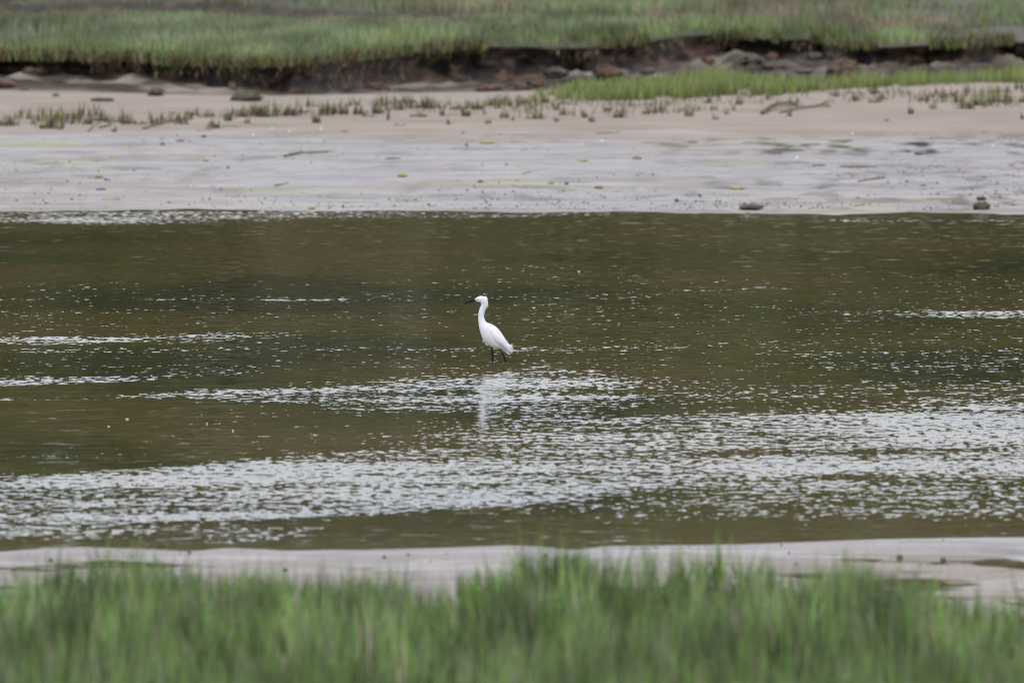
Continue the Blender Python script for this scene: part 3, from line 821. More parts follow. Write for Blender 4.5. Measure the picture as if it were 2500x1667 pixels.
# crest
for k in range(8):
    plume('crest_plume', [(640 + 6 * k, 190 + 7 * k, 0), (675 + 4 * k, 184 + 7 * k, 0), (688 + 5 * k + RNG.uniform(-6, 6), 172 + 10 * k + RNG.uniform(-6, 6), 0)], .0022, egret, RNG.uniform(-.008, .008), .6)
for k in range(3):
    plume('crest_plume', [(700, 300 + 20 * k, 0), (716, 350 + 8 * k, 0), (718 - 2 * k, 385 + 6 * k, 0)], .0026, egret, (k - 1) * .006)
# breast plumes
for k in range(7):
    plume('breast_plume', [(590 + 10 * k, 890 + 22 * k, 0), (618 + 10 * k, 960 + 24 * k, 0), (640 + 12 * k - (18 if k < 2 else 0), 1010 + 20 * k, 0), ((618 if k < 2 else 648 + 13 * k), (1082 if k < 2 else 1035 + 19 * k), 0)], .004, egret, RNG.uniform(-.012, .012), .6)
# flank tuft that covers the thigh
for k in range(7):
    plume('thigh_feather', [(840 + 15 * k, 1110 + 4 * k, 0), (850 + 16 * k, 1165 + 2 * k, 0), (838 + 19 * k, 1196 - 2 * k + RNG.uniform(-6, 6), 0)], .010, egret, -.012 + .004 * k, .8)
plume('thigh_feather', [(770, 1100, 0), (778, 1145, 0), (781, 1175, 0)], .010, egret, .016, .9)
# bill
bl = [(486, 230, 490, 268, .0072), (440, 236, 447, 277, .0064), (380, 256, 387, 295, .0056), (320, 280, 325, 313, .0046), (254, 313, 257, 328, .0022)]
def bill_part(name, up_):
    rg = []
    for a0, a1, b0, b1, wd in cat_interp(bl, 3):
        A_, B_ = E(a0, a1), E(b0, b1)
        mid = A_ + (B_ - A_) * 0.55
        A2, B2 = (A_, mid) if up_ else (mid + (B_ - A_) * 0.04, B_)
        c_ = (A2 + B2) / 2; h_ = (A2 - B2) / 2
        rg.append([tuple(c_ + h_ * math.cos(t_) + Vector((0, 1, 0)) * wd * math.sin(t_)) for t_ in [2 * math.pi * j / 10 for j in range(10)]])
    return loft(name, rg, M['bill'], egret)
bill_part('upper_bill', True); bill_part('lower_bill', False)
def blob(name, c_, r_, mat, parent, sub=2):
    bm = bmesh.new(); bmesh.ops.create_icosphere(bm, subdivisions=sub, radius=1)
    for v_ in bm.verts: v_.co = Vector((v_.co.x * r_[0], v_.co.y * r_[1], v_.co.z * r_[2]))
    for f in bm.faces: f.smooth = True
    me_ = bpy.data.meshes.new(name); bm.to_mesh(me_); bm.free(); me_.materials.append(mat)
    o_ = bpy.data.objects.new(name, me_); COL.objects.link(o_); o_.location = c_; o_.parent = parent
    return o_
for sd_ in (-1, 1):
    lo = blob('face_patch', E(496, 240, sd_ * .0075), (.0180, .0050, .0068), M['lore'], egret)
    lo.rotation_euler = (0, R(-6), R(-22) * -sd_)
    ey = blob('eye', E(525, 238, sd_ * .0128), (.0047, .0030, .0047), M['eye'], egret)
    blob('pupil', (0, sd_ * .0018, 0), (.0034, .0018, .0034), M['pupil'], ey)
# legs
def leg(pts, y):
    L = tube('leg', [tuple(E(u_, v_, y)) for u_, v_ in pts], [.0085, .0062, .0058, .0068, .0078, .0064, .0060][:len(pts)], M['leg'], egret, nc_=10)
    fx, fz = pts[-1]
    for a_ in (-35, 0, 35, 180):
        p0 = E(fx, fz, y)
        dx_ = -math.cos(R(a_)) * .055; dy_ = math.sin(R(a_)) * .055
        tube('toe', [tuple(p0), tuple(p0 + Vector((dx_ * .5, dy_ * .5, -.002))), tuple(p0 + Vector((dx_, dy_, -.008)))], [.004, .003, .0015], M['toe'], L, nc_=6)
    return L
leg([(778, 1120), (786, 1185), (797, 1250), (804, 1320), (803, 1380), (804, 1450), (806, 1690)], .018)
leg([(925, 1150), (955, 1205), (988, 1250), (1015, 1310), (1040, 1370), (1056, 1440), (1080, 1690)], -.018)

# ------------------------------------------------------------------ loose things on the flats
def lump_mesh(name, mat, r, seed, rough=0.45, sub=3, f=2.2):
    bm = bmesh.new(); bmesh.ops.create_icosphere(bm, subdivisions=sub, radius=1)
    for v_ in bm.verts:
        n_ = v_.co.normalized()
        k_ = 1 + rough * 2 * (float(fbm(n_.x * f + seed * 3.1 + 20, n_.y * f + n_.z * f * 1.3 + 30, 3, seed % 9)) - 0.5)
        v_.co = Vector((n_.x * r[0] * k_, n_.y * r[1] * k_, n_.z * r[2] * k_))
    for fc in bm.faces: fc.smooth = True
    me_ = bpy.data.meshes.new(name); bm.to_mesh(me_); bm.free(); me_.materials.append(mat)
    return me_

def ppm(Y): return FPX / Y

def put_lump(name, px, py, wpx, hpx, mat, label, cat, group=None, seed=0, rough=0.45, depth=1.0, sub=3, weeds=None, fn=None):
    X_, Y_, Z_ = ground_hit(px, py, fn)
    s_ = ppm(Y_)
    rw_, rh_ = wpx / 2 / s_, hpx / s_
    me_ = lump_mesh(name, mat, (rw_, rw_ * depth, rh_ * 0.72), seed, rough, sub)
    o_ = bpy.data.objects.new(name, me_)
    COL.objects.link(o_)
    if weeds:
        root = empty(name, (X_, Y_, Z_)); o_.name = 'lump'; o_.parent = root; o_.location = (0, 0, rh_ * .28)
        nwd, ml, tn_ = weeds
        a_ = RNG.uniform(0, 2 * np.pi, nwd); rr_ = np.sqrt(RNG.random(nwd)) * rw_ * 0.9
        bx_, by_ = np.cos(a_) * rr_, np.sin(a_) * rr_ * depth
        zz = np.full(nwd, rh_ * .28) + np.sqrt(np.clip(1 - (rr_ / rw_) ** 2, 0, 1)) * rh_ * 0.6 - .01
        ob = blades('frond', bx_, by_, zz, RNG.uniform(.4, 1, nwd) * ml, np.full(nwd, .008), RNG.uniform(.2, 1.1, nwd), pick(nwd, tn_[0], tn_[1]), parent=root)
        ob['kind'] = 'stuff'
        o_ = root
    else:
        o_.location = (X_, Y_, Z_ + rh_ * .25)
    tag(o_, label, cat, group)
    return o_

def zl(u, v): return u / 2.8, v / 2.8
def zm(u, v): return 830 + u / 2.8, v / 2.8
def zr(u, v): return 1660 + u / 2.8, v / 2.8

WEEDT = ([(0.10, 0.075, 0.02), (0.03, 0.028, 0.012), (0.24, 0.17, 0.05)], [.4, .4, .2])
put_lump('seaweed_clump', *zr(480, 1432), 58, 14, M['weed'], 'flat golden brown seaweed clump at the far waterline, right of the egret', 'seaweed', 'seaweed clumps at the far waterline', 3, .5, 1.5, 3, (60, .05, WEEDT))
put_lump('seaweed_clump', *zr(2062, 1432), 44, 18, M['weed'], 'dark upright seaweed clump by the spit at the right edge', 'seaweed', 'seaweed clumps at the far waterline', 5, .6, 1.2, 3, (60, .035, WEEDT))
put_lump('seaweed_clump', *zr(2060, 1368), 22, 8, M['weed'], 'small reddish seaweed scrap just above the dark clump at the right edge', 'seaweed', 'seaweed clumps at the far waterline', 6, .6, 1.5, 3, (20, .03, WEEDT))
put_lump('seaweed_clump', *zr(462, 1462), 16, 5, M['weedgold'], 'tiny green seaweed tuft floating just below the golden brown clump', 'seaweed', 'seaweed clumps at the far waterline', 8, .5, 1.5, 2)
GRT = ([GREEN, DARK, RUST, LIME], [.35, .2, .2, .25])
put_lump('mud_clod', *zl(1068, 655), 36, 20, M['weed'], 'dark grassy clod lying on the pale sand at the left below the bank', 'clod', 'clods fallen from the bank', 1, .5, 1.2, 3, (30, .05, GRT))
put_lump('mud_clod', *zl(20, 605), 56, 24, M['clod'], 'dark red brown clod cut by the left edge of the picture', 'clod', 'clods fallen from the bank', 2, .4, 1.2, 3, (20, .05, GRT))
put_lump('mud_clod', *zl(1690, 690), 74, 20, M['mudclod'], 'long clod overgrown with green tufts under the darkest part of the bank', 'clod', 'clods fallen from the bank', 4, .5, 1.0, 3, (140, .11, GRT))
put_lump('mud_clod', *zr(1130, 540), 84, 44, M['clod'], 'largest round brown clod standing behind the crest grass at the right', 'clod', 'clods fallen from the bank', 7, .5, 1.0, 4, (90, .08, GRT))
CL = [(zm(1010, 628), 62, 16, 'clod', 'flat rusty clod with a yellow top at the foot of the bank above the egret', 3),
      (zm(1240, 615), 36, 16, 'clod', 'dark clod beside the sand crest, left of the bright grass', 5),
      (zm(1350, 600), 48, 18, 'clod', 'brown clod touching the left end of the bright grass', 6),
      (zm(950, 530), 96, 34, 'clod', 'broad rusty slump block halfway down the bank face', 8),
      (zm(1480, 520), 60, 20, 'mudclod', 'grey brown clod right of the broad slump block', 9),
      (zm(1820, 530), 66, 30, 'clod', 'tall brown clod just behind the bright grass near the middle', 10),
      (zm(1600, 560), 60, 14, 'mudclod', 'low grey mud lump left of the tall brown clod', 11),
      (zm(2100, 462), 50, 14, 'clod', 'yellow topped flat clod high under the bank right of the middle', 12),
      (zm(1690, 455), 40, 16, 'mudclod', 'grey clod tucked under the rim right of the middle', 13),
      (zm(2100, 505), 34, 14, 'mudclod', 'small grey lump below the yellow topped clod', 14),
      (zm(320, 520), 44, 36, 'clod', 'upright rusty pillar of peat against the black hollow', 15),
      (zm(260, 615), 60, 18, 'clod', 'low brown heap under the rusty pillar', 16),
      (zr(190, 432), 28, 16, 'clod', 'small ochre clod over the bright grass, left of a mossy pair', 17),
      (zr(485, 430), 52, 20, 'weed', 'mossy dark clod with gold flecks under the right hand bank', 18),
      (zr(630, 408), 34, 16, 'clod', 'ochre clod immediately right of the mossy dark clod', 19),
      (zr(825, 330), 36, 14, 'clod', 'orange brown clod close under the rim at the right', 20),
      (zr(920, 395), 34, 12, 'mudclod', 'grey lump right of the ochre clods', 21),
      (zr(640, 470), 60, 12, 'mudclod', 'long low mud ridge above the bright grass', 22),
      (zr(850, 500), 40, 9, 'mudclod', 'flat mud lump left of the largest round clod', 23),
      (zr(1600, 440), 60, 30, 'clod', 'dark brown slump filling the hollow under the right hand bank', 24),
      (zr(2300, 375), 36, 18, 'clod', 'reddish clod by the right edge below the bank', 25),
      (zr(2200, 330), 40, 14, 'clod', 'red brown ledge lump near the right edge', 26),
      (zl(700, 690), 50, 8, 'mudclod', 'low grey mud lump on the sand left of the grassy clod', 27),
      (zl(380, 660), 16, 7, 'mudclod', 'small dark lump on the sand at the far left', 28),
      (zl(165, 620), 20, 8, 'mudclod', 'small grey lump right of the clod at the left edge', 29),
      (zl(240, 510), 60, 16, 'clod', 'brown peat block slumped from the bank at the far left', 30),
      (zl(1590, 610), 24, 18, 'clod', 'reddish lump on the edge of the black hollow', 31)]
for (p_, a_, b_, mt, lb, sd_) in CL:
    put_lump('peat_clod', p_[0], p_[1], a_, b_, M[mt], lb, 'clod', 'clods fallen from the bank', sd_, .5, .9, 4)

def stem(name, pts, rpx, mat, label, cat, group=None, hmul=0.0, taper=0.5):
    W_ = []
    for px_, py_ in pts:
        x_, y_, z_ = ground_hit(px_, py_)
        W_.append((x_, y_, z_))
    o0 = W_[0]
    r_ = rpx / ppm(o0[1])
    P_ = cat_interp([(a - o0[0], b_ - o0[1], c_ - o0[2] + r_ * .8) for a, b_, c_ in W_], 5)
    n_ = len(P_)
    P_[:, 2] += hmul * np.sin(np.linspace(0, math.pi, n_)) + RNG.normal(0, r_ * .25, n_)
    o_ = tube(name, P_, [r_ * (1 - taper * i / (n_ - 1)) * RNG.uniform(.8, 1.2) for i in range(n_)], mat, None, o0, nc_=7)
    return tag(o_, label, cat, group)

def c_(f, *pp): return [f(*q_) for q_ in pp]
ST_G = 'sticks and stems stranded on the sand'
stem('driftwood', c_(zr, (560, 785), (620, 755), (700, 735), (780, 715)), 5.5, M['twig'], 'thick dark driftwood stick leaning up the sand toward a grass tuft', 'driftwood', ST_G, .02, .4)
stem('dead_stem', c_(zr, (680, 775), (800, 755), (930, 735), (1010, 700)), 2.6, M['twig'], 'long thin brown stem on the sand right of the driftwood stick', 'stem', ST_G, .01, .3)
stem('dead_stem', c_(zl, (980, 885), (1080, 860), (1190, 835), (1290, 820)), 2.6, M['twig'], 'long dark stem slanting between grass tufts at the left of the sand', 'stem', ST_G, .01, .2)
stem('dead_stem', c_(zl, (1945, 1075), (2040, 1055), (2060, 1048)), 3.6, M['twig'], 'short thick rusty stem on the wet flat left of the middle', 'stem', ST_G, 0, .3)
stem('dead_stem', c_(zl, (2070, 1050), (2150, 1046), (2240, 1044)), 2.0, M['twig'], 'thin brown stem in line with the thick rusty one', 'stem', ST_G, 0, .2)
stem('dead_stem', c_(zl, (1880, 1275), (1925, 1264), (1970, 1254)), 1.6, M['twig'], 'short slanting grey twig low on the wet flat', 'stem', ST_G, 0, .2)
stem('dead_stem', c_(zl, (680, 878), (760, 855)), 2.6, M['twig'], 'short brown stem beneath the dense left hand tufts', 'stem', ST_G, 0, .2)
stem('dead_stem', c_(zl, (600, 905), (650, 860), (690, 840)), 1.4, M['twig'], 'thin bent twig left of the dense tufts', 'stem', ST_G, .01, .2)
stem('dead_stem', c_(zl, (1340, 898), (1420, 895), (1450, 880), (1540, 870), (1640, 868)), 2.0, M['straw'], 'straw coloured stem lying through a small tuft on the sand', 'stem', ST_G, .01, .2)
stem('dead_stem', c_(zm, (1750, 915), (1830, 913), (1910, 908)), 1.3, M['twig'], 'faint long twig on smooth sand right of the middle', 'stem', ST_G, 0, .2)
stem('dead_stem', c_(zm, (310, 1090), (370, 1086), (410, 1088)), 1.8, M['twig'], 'small brown twig on the flat just left of the picture centre', 'stem', ST_G, 0, .2)
stem('dead_stem', c_(zm, (1250, 1190), (1290, 1180), (1310, 1176)), 1.8, M['straw'], 'small tan twig on the flat above the egret', 'stem', ST_G, 0, .2)
stem('dead_stem', c_(zr, (830, 995), (890, 993), (960, 992)), 1.8, M['twig'], 'brown twig where the dry sand meets the wet at the right', 'stem', ST_G, 0, .2)
stem('dead_stem', c_(zr, (900, 1137), (950, 1134), (990, 1136)), 2.0, M['twig'], 'dark twig on the wet flat right of the middle', 'stem', ST_G, 0, .2)
stem('dead_stem', c_(zr, (1100, 1142), (1220, 1148), (1350, 1142)), 2.2, M['twig'], 'longest dark twig on the wet flat at the right', 'stem', ST_G, 0, .3)
stem('dead_stem', c_(zr, (1220, 1245), (1300, 1232), (1400, 1215)), 2.2, M['twig'], 'dark slanting twig below the longest twig at the right', 'stem', ST_G, 0, .3)
stem('dead_stem', c_(zr, (1195, 1412), (1245, 1408), (1262, 1385)), 1.8, M['straw'], 'bent golden twig near the waterline between the two seaweed clumps', 'stem', ST_G, .01, .3)
stem('dead_stem', c_(zr, (590, 1040), (640, 1052), (700, 1054)), 1.8, M['twig'], 'thin twig at the top of the wet flat, right of centre', 'stem', ST_G, 0, .3)
stem('dead_stem', c_(zm, (480, 800), (530, 795), (600, 798)), 2.0, M['twig'], 'brown stem at the foot of a tuft in the middle of the sand', 'stem', ST_G, 0, .3)
stem('dead_stem', c_(zm, (700, 785), (750, 788), (810, 786)), 1.6, M['straw'], 'pale stem under the tufts above the egret', 'stem', ST_G, 0, .3)

PB = 'small stones on the flats'
PEB = [(zl(1110, 992), 12, 6, 'stone', 'black pebble on the sand left of the middle'), (zl(1392, 940), 14, 6, 'stone', 'dark pebble just below the straw coloured stem'),
       (zl(1235, 968), 22, 6, 'redstone', 'flat reddish stone between two black pebbles'), (zl(690, 1300), 26, 5, 'stone', 'pair shaped black stone on the left wet flat'),
       (zl(722, 1234), 8, 6, 'stone', 'small black pebble above the pair shaped stone'), (zl(492, 1366), 10, 5, 'redstone', 'brown pebble low on the left wet flat'),
       (zl(315, 1394), 12, 5, 'redstone', 'reddish pebble near the left end of the far waterline'), (zl(1560, 1150), 9, 5, 'stone', 'lone dark pebble on the pale flat left of the middle'),
       (zm(865, 1000), 8, 7, 'stone', 'round black pebble above the egret'), (zm(960, 1246), 16, 5, 'stone', 'flat dark stone on the flat above the egret'),
       (zm(2030, 1090), 22, 9, 'redstone', 'rusty brown stone on the wet flat right of the middle'), (zm(1550, 1264), 11, 7, 'stone', 'dark pebble low on the flat right of the egret'),
       (zm(1770, 1288), 22, 6, 'redstone', 'long brown stone low on the flat right of the egret'), (zm(2302, 1380), 12, 8, 'stone', 'black pebble near the waterline left of the golden seaweed'),
       (zm(35, 903), 18, 4, 'redstone', 'flat brown stone on the sand below the middle tufts'), (zr(85, 978), 26, 6, 'redstone', 'long brown stone at the edge of the dry sand'),
       (zr(1630, 1058), 22, 7, 'stone', 'dark stone on the right wet flat'), (zr(1552, 1248), 10, 6, 'redstone', 'ochre pebble right of the slanting twig'),
       (zr(1668, 1272), 9, 5, 'redstone', 'red pebble right of the ochre pebble'), (zr(135, 1343), 9, 6, 'stone', 'dark pebble left above the golden seaweed'),
       (zr(1415, 828), 11, 5, 'stone', 'dark pebble on the dry sand at the right'), (zr(2265, 1135), 9, 6, 'redstone', 'reddish pebble near the right edge of the wet flat'),
       ((1250 + 1780 / 1.8816, 1260 + 193 / 1.8816), 18, 10, 'stone', 'dark stone on the near flat at the right'),
       ((1250 + 1980 / 1.8816, 1260 + 208 / 1.8816), 14, 11, 'stone', 'dark upright stone right of another on the near flat'),
       ((490 / 1.8816, 1260 + 250 / 1.8816), 12, 8, 'stone', 'dark pebble on the near flat at the left'), ((60 / 1.8816, 1260 + 250 / 1.8816), 12, 5, 'stone', 'flat pebble on the near flat at the left edge'),
       ((1765 / 1.8816, 1260 + 195 / 1.8816), 9, 7, 'stone', 'pebble on the near flat below the egret'), ((1310 / 1.8816, 1260 + 249 / 1.8816), 14, 6, 'stone', 'pebble on the near flat left of the middle'),
       ((1815 / 1.8816, 1260 + 330 / 1.8816), 22, 8, 'redstone', 'brownish stone half hidden by the near grass tips')]
for i, (p_, a_, b_, mt, lb) in enumerate(PEB):
    put_lump('stone', p_[0], p_[1], a_, b_, M[mt], lb, 'stone', PB, i + 2, .35, 1.0, 2)
AL = [(zl(680, 1214), 20, 8, 'algae', 'olive algae lump on the left wet flat'), (zl(780, 1080), 24, 4, 'algae', 'green algae smear high on the left wet flat'),
      (zl(2130, 1432), 16, 7, 'algae', 'green algae lump right on the far waterline'), (zm(430, 1205), 26, 7, 'algae', 'olive algae heap on the flat left of the egret'),
      (zm(1660, 1104), 26, 6, 'algae', 'yellow green algae left of the rusty brown stone'), (zm(1440, 1254), 18, 4, 'algae', 'bright yellow green algae scrap low on the flat'),
      (zm(1000, 978), 36, 5, 'algae', 'long green algae streak at the top of the wet flat'), (zr(390, 1292), 36, 5, 'algae', 'green algae strip above the golden seaweed'),
      (zl(760, 1362), 40, 4, 'algae', 'thin green algae strip near the left waterline'), (zl(1410, 1100), 16, 4, 'algae', 'tiny green algae scrap left of the rusty stem')]
for i, (p_, a_, b_, mt, lb) in enumerate(AL):
    put_lump('algae_clump', p_[0], p_[1], a_, b_, M[mt], lb, 'algae', 'algae scraps on the wet flat', i + 4, .5, 1.6, 2)
SH = [(zm(1790, 968), 9, 6, 'largest white shell on the flat right of the egret'), (zm(1650, 990), 7, 4, 'white shell left of the largest white shell'), (zr(1178, 918), 8, 7, 'white shell on dry sand at the right'),
      (zr(800, 1085), 9, 10, 'pale upright shell on the right wet flat'), (zl(1730, 925), 7, 5, 'white shell on sand left of the middle'), (zl(2195, 885), 8, 6, 'white shell below the central tufts'),
      (zr(190, 580), 9, 7, 'white shell in the bright grass'), (zr(970, 345), 16, 10, 'pale shell pile on the mud under the right hand bank'), (zr(2140, 1000), 8, 5, 'white shell on the wet flat near the right edge'),
      (zl(1860, 880), 6, 5, 'tiny white shell under a central tuft'), (zl(1975, 900), 6, 5, 'tiny white shell right of another below the tufts')]
for i, (p_, a_, b_, lb) in enumerate(SH):
    put_lump('shell', p_[0], p_[1], a_ * .75, b_ * .6, M['shell'], lb, 'shell', 'white shells scattered on the sand', i + 7, .25, .8, 2)
FO = [((835, 833), 14, 'green white fleck left of the egret'), ((292, 963), 9, 'pale fleck on the calm brown water at the left'), ((250, 980), 7, 'pale fleck left of and below another on calm water'),
      ((475, 973), 5, 'tiny pale fleck on calm water left of the egret'), ((1330, 624), 8, 'white fleck on the far water right of the egret'), ((1298, 716), 10, 'yellow green fleck on the ripples right of the egret'),
      ((2225, 722), 12, 'pale green fleck among the ripples at the right edge'), ((535, 989), 5, 'tiny pale fleck right of another on the calm brown water')]
for i, ((a, b_), wpx, lb) in enumerate(FO):
    x_, y_ = at(a * K, b_ * K, 0)
    me_ = lump_mesh('foam_fleck', M['algae'] if 'green' in lb else M['foam'], (wpx * .4 / ppm(y_), wpx * .7 / ppm(y_), .004), i, .4, 2)
    o_ = bpy.data.objects.new('foam_fleck', me_); COL.objects.link(o_); o_.location = (x_, y_, .003)
    tag(o_, lb, 'foam', 'flecks floating on the creek')

# fine snails and grit specks
N = 5200
Yp = far_shore(0) + RNG.random(N) ** 1.6 * 15 + .1; Xp = RNG.uniform(-6.4, 6.4, N)
dn = sst(.45, .62, fbm(Xp * .8, Yp * .6, 4, 8)) * (0.35 + 0.65 * sst(-1, 5, Xp)) + .22 * (Yp < 106.5)
kp = RNG.random(N) < dn * 1.2
Xp, Yp = Xp[kp], Yp[kp]
N2 = 120
Xq = RNG.uniform(-3.2, 3.2, N2); Yq = near_shore(Xq) - RNG.uniform(.15, 4, N2)
Xp = np.append(Xp, Xq); Yp = np.append(Yp, Yq)
Zp = ground(Xp, Yp); kp = Zp > 0.003; Xp, Yp, Zp = Xp[kp], Yp[kp], Zp[kp]
ico = np.array([(0, 0, 1), (.9, 0, 0), (.28, .86, 0), (-.73, .53, 0), (-.73, -.53, 0), (.28, -.86, 0)], float)
icf = np.array([(0, 1, 2), (0, 2, 3), (0, 3, 4), (0, 4, 5), (0, 5, 1)])
s_ = RNG.uniform(.004, .017, len(Xp)) * (RNG.random(len(Xp)) ** .5)
V = ico[None] * s_[:, None, None] * np.array([1.4, 1.4, 1.5]) + np.stack([Xp, Yp, Zp - .002], -1)[:, None]
F = (np.arange(len(Xp))[:, None, None] * 6 + icf[None]).reshape(-1, 3)
o = mesh_from('mud_snails', V.reshape(-1, 3), F, M['stone'], smooth=False)
tag(o, 'countless dark snails and grit specks on the wet flats', 'snails', kind='stuff')

# ------------------------------------------------------------------ tufts along the top of the sand
TF = [zl(*q_) + (q_[2:] if len(q_) > 2 else ()) for q_ in []]
LT = [(60, 860, 120, 90), (230, 850, 40, 36), (330, 880, 150, 100), (410, 885, 60, 120), (600, 850, 70, 80), (690, 830, 120, 70), (850, 840, 100, 100), (780, 902, 36, 70), (925, 850, 170, 60),
      (1065, 850, 90, 90), (1240, 850, 100, 60), (1310, 790, 90, 60), (1420, 800, 120, 70), (1560, 830, 60, 80), (1460, 878, 90, 60), (1660, 800, 70, 60), (1690, 842, 44, 44), (1780, 800, 80, 90),
      (1850, 800, 120, 100), (1980, 790, 130, 110), (2080, 775, 80, 60), (2160, 842, 50, 100), (2230, 785, 120, 100), (2300, 780, 60, 100), (520, 815, 20, 60), (1180, 780, 20, 50), (140, 770, 30, 20)]
MT = [(30, 785, 60, 90), (130, 785, 90, 80), (190, 798, 140, 30), (262, 780, 80, 100), (400, 752, 80, 100), (500, 740, 120, 90), (590, 745, 70, 90), (410, 862, 70, 36), (558, 800, 60, 50),
      (700, 742, 44, 60), (700, 792, 30, 60), (790, 752, 80, 70), (862, 797, 70, 70), (940, 752, 90, 80), (1012, 847, 40, 44), (1060, 722, 80, 70), (1130, 722, 100, 90), (1125, 807, 60, 50),
      (1180, 825, 20, 80), (1262, 715, 100, 70), (1335, 814, 120, 90), (1405, 705, 50, 60), (1530, 785, 44, 70), (1670, 805, 44, 60), (1722, 835, 44, 50), (1830, 762, 60, 80), (1905, 805, 90, 90),
      (2090, 782, 60, 40), (2172, 774, 110, 60), (2205, 745, 40, 70), (330, 820, 24, 70), (1480, 832, 40, 30), (740, 850, 20, 50)]
RT = [(62, 795, 70, 60), (242, 818, 44, 36), (232, 752, 50, 60), (320, 782, 24, 60), (410, 715, 44, 90), (600, 682, 40, 50), (785, 728, 90, 70), (752, 795, 22, 90), (980, 733, 90, 40), (1065, 662, 44, 70),
      (1200, 692, 50, 70), (1335, 702, 90, 36), (1330, 642, 60, 80), (1395, 680, 50, 60), (1580, 780, 36, 60), (1665, 692, 90, 60), (1728, 745, 50, 60), (1800, 672, 60, 40), (1845, 660, 60, 50),
      (1885, 702, 20, 90), (1958, 655, 20, 90), (1950, 745, 120, 80), (2035, 722, 80, 90), (2110, 722, 70, 90), (2172, 702, 120, 110), (2250, 702, 60, 120), (2335, 702, 44, 90), (190, 705, 60, 60),
      (1185, 640, 80, 20), (1560, 635, 50, 20), (2340, 815, 20, 60)]
tufts = [(*zl(a, b_), c / 2.8, h / 2.8) for a, b_, c, h in LT] + [(*zm(a, b_), c / 2.8, h / 2.8) for a, b_, c, h in MT] + [(*zr(a, b_), c / 2.8, h / 2.8) for a, b_, c, h in RT]
ZONES = [(0, 'at the left sand edge'), (200, 'left of the long dark stem'), (420, 'above the black pebbles'), (640, 'below the darkest hollow'), (840, 'just left of the egret'),
         (1080, 'straight above the egret'), (1330, 'below the left end of bright grass'), (1580, 'below the tallest bright grass'), (1820, 'beside the driftwood stick'), (2060, 'on the sand crest at the right'), (2300, 'at the right sand edge')]
ORD = ['leftmost', 'second from the left', 'third from the left', 'fourth from the left', 'fifth from the left', 'sixth from the left', 'seventh from the left', 'eighth from the left', 'ninth from the left', 'tenth from the left']
info = []
for (px_, py_, wpx, hpx) in sorted(tufts):
    zi = max(i for i, z_ in enumerate(ZONES) if px_ >= z_[0] or i == 0)
    info.append([px_, py_, wpx, hpx, zi])
for zi in range(len(ZONES)):
    T_ = [t_ for t_ in info if t_[4] == zi]
    for rank, t_ in enumerate(T_):
        px_, py_, wpx, hpx, _ = t_
        X_, Y_, Z_ = ground_hit(px_, py_)
        s_ = ppm(Y_)
        nbl = int(7 + wpx * 1.0)
        hw = wpx / 2 / s_
        bx_ = (np.linspace(-1, 1, nbl) + RNG.normal(0, .16, nbl)) * hw * .9; by_ = RNG.normal(0, .02, nbl)
        env = 0.25 + 1.1 * np.clip(fbm(bx_ * 22 + px_, bx_ * 0 + py_, 2, 5) - .2, 0, 1)
        Hh = hpx / s_ * RNG.uniform(.25, 1.0, nbl) ** 1.3 * 2.0 * env
        gfrac = min(1, max(0.15, (px_ - 300) / 1800))
        cols = pick(nbl, [(0.075, 0.07, 0.035), (0.12, 0.115, 0.05), LIME, DEAD, RUST], [.30, .30, .35 * gfrac + .02, .12, .14], .25)
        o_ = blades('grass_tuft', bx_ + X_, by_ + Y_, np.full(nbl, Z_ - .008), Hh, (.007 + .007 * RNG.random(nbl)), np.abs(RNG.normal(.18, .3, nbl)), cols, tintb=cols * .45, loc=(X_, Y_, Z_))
        shape = 'wide' if wpx > 38 else ('thin' if wpx < 14 else 'small')
        ht = 'tall' if hpx > 30 else ('low' if hpx < 18 else 'short')
        row = ORD[rank] if rank < len(ORD) else 'last'
        if rank == len(T_) - 1 and rank > 0: row = 'rightmost'
        lb = f"{shape} {ht} tuft {ZONES[zi][1]}, {row}"
        tag(o_, lb, 'grass tuft', 'grass tufts along the top of the sand')
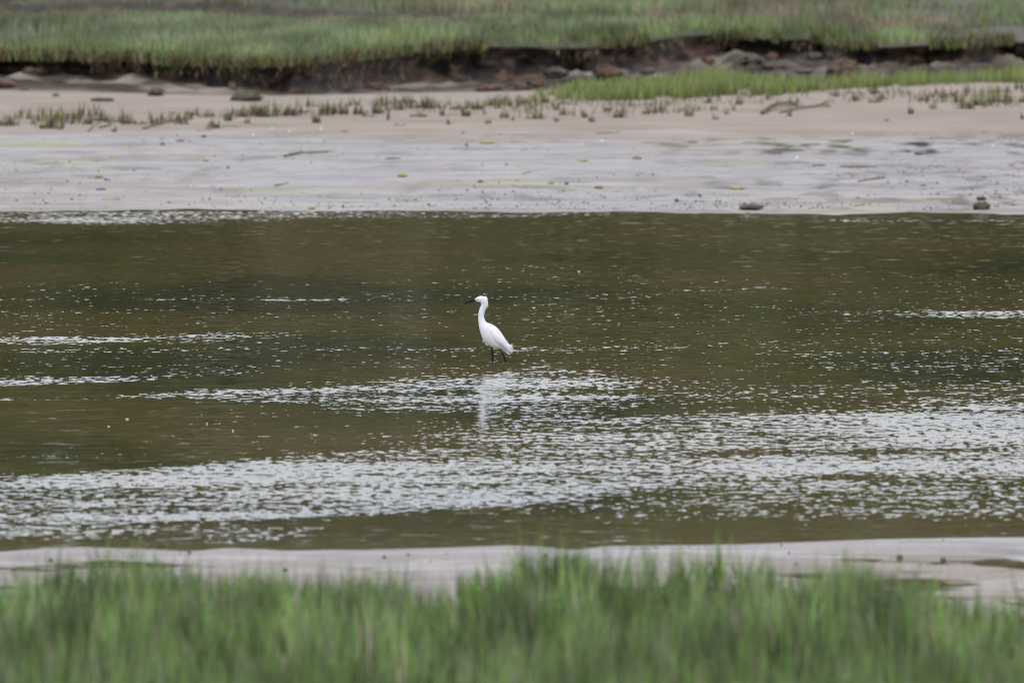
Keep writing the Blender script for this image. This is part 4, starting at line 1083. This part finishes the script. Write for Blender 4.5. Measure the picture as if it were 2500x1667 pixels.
        # little litter at the base
# extra debris mat under some tufts
# ------------------------------------------------------------------ dry reeds in the foreground grass
RD = [([(1075, 400), (1270, 510)], 7, 'longest pale broken reed slanting down right in the near grass'),
      ([(1300, 390), (1290, 530)], 5, 'upright pale reed just right of the longest slanting reed'),
      ([(1480, 540), (1530, 610)], 6, 'short slanting straw reed below the slanting pair'),
      ([(680, 400), (640, 440)], 6, 'short pale reed at the left in the near grass tops'),
      ([(705, 600), (705, 700)], 8, 'thick pale reed stub low in the near grass at the left'),
      ([(2140, 680), (2290, 640)], 6, 'brown reed lying across a dark gap left of the middle'),
      ([(2352 + 1165, 390), (2352 + 1180, 530)], 7, 'upright tan reed in the middle of the right hand grass'),
      ([(2352 + 1240, 670), (2352 + 1235, 740)], 12, 'broad orange brown reed scrap at the bottom right of the middle'),
      ([(2352 + 1610, 560), (2352 + 1600, 640)], 7, 'pinkish brown upright reed in the right hand grass'),
      ([(2352 + 180, 680), (2352 + 210, 700)], 12, 'tan reed scrap at the bottom just right of the middle'),
      ([(1455, 620), (1500, 680)], 8, 'pale tan reed under the short slanting straw reed')]
for pp, rpx, lb in RD:
    P_ = []
    Yd = None
    for (u_, v_) in pp:
        px_ = u_ / 1.8816; py_ = 1260 + v_ / 1.8816
        if Yd is None:
            xx, Yd0, zz = ground_hit(px_, min(py_ + 75, 1800), None, 38, 60)
            Yd = Yd0 - .02
        t_ = Yd / (FPX * CP + (833.5 - py_) * SP)
        P_.append(((px_ - 1250) * t_, Yd - 0.03 * len(P_), CAM_H + (-FPX * SP + (833.5 - py_) * CP) * t_))
    r_ = rpx / 1.5 / ppm(Yd)
    o0 = P_[-1] if P_[-1][2] < P_[0][2] else P_[0]
    lo_ = Vector(o0); hi_ = Vector(P_[0] if o0 is P_[-1] else P_[-1])
    # run the reed on down to the ground
    dirv = (lo_ - hi_)
    gz = float(ground(np.array([lo_.x]), np.array([lo_.y]))[0])
    foot = lo_ + Vector((dirv.x * .3, 0, 0)); foot.z = gz
    if foot.z > lo_.z: foot.z = lo_.z - .02
    pts = [tuple(foot - foot), tuple(lo_ - foot), tuple((lo_ + hi_) / 2 - foot + Vector((0, 0, .004))), tuple(hi_ - foot)]
    o_ = tube('dry_reed', pts, [r_ * .6, r_, r_, r_ * .55], M['straw'], None, tuple(foot), nc_=6, flat=.5)
    tag(o_, lb, 'reed', 'dead reeds in the near grass')
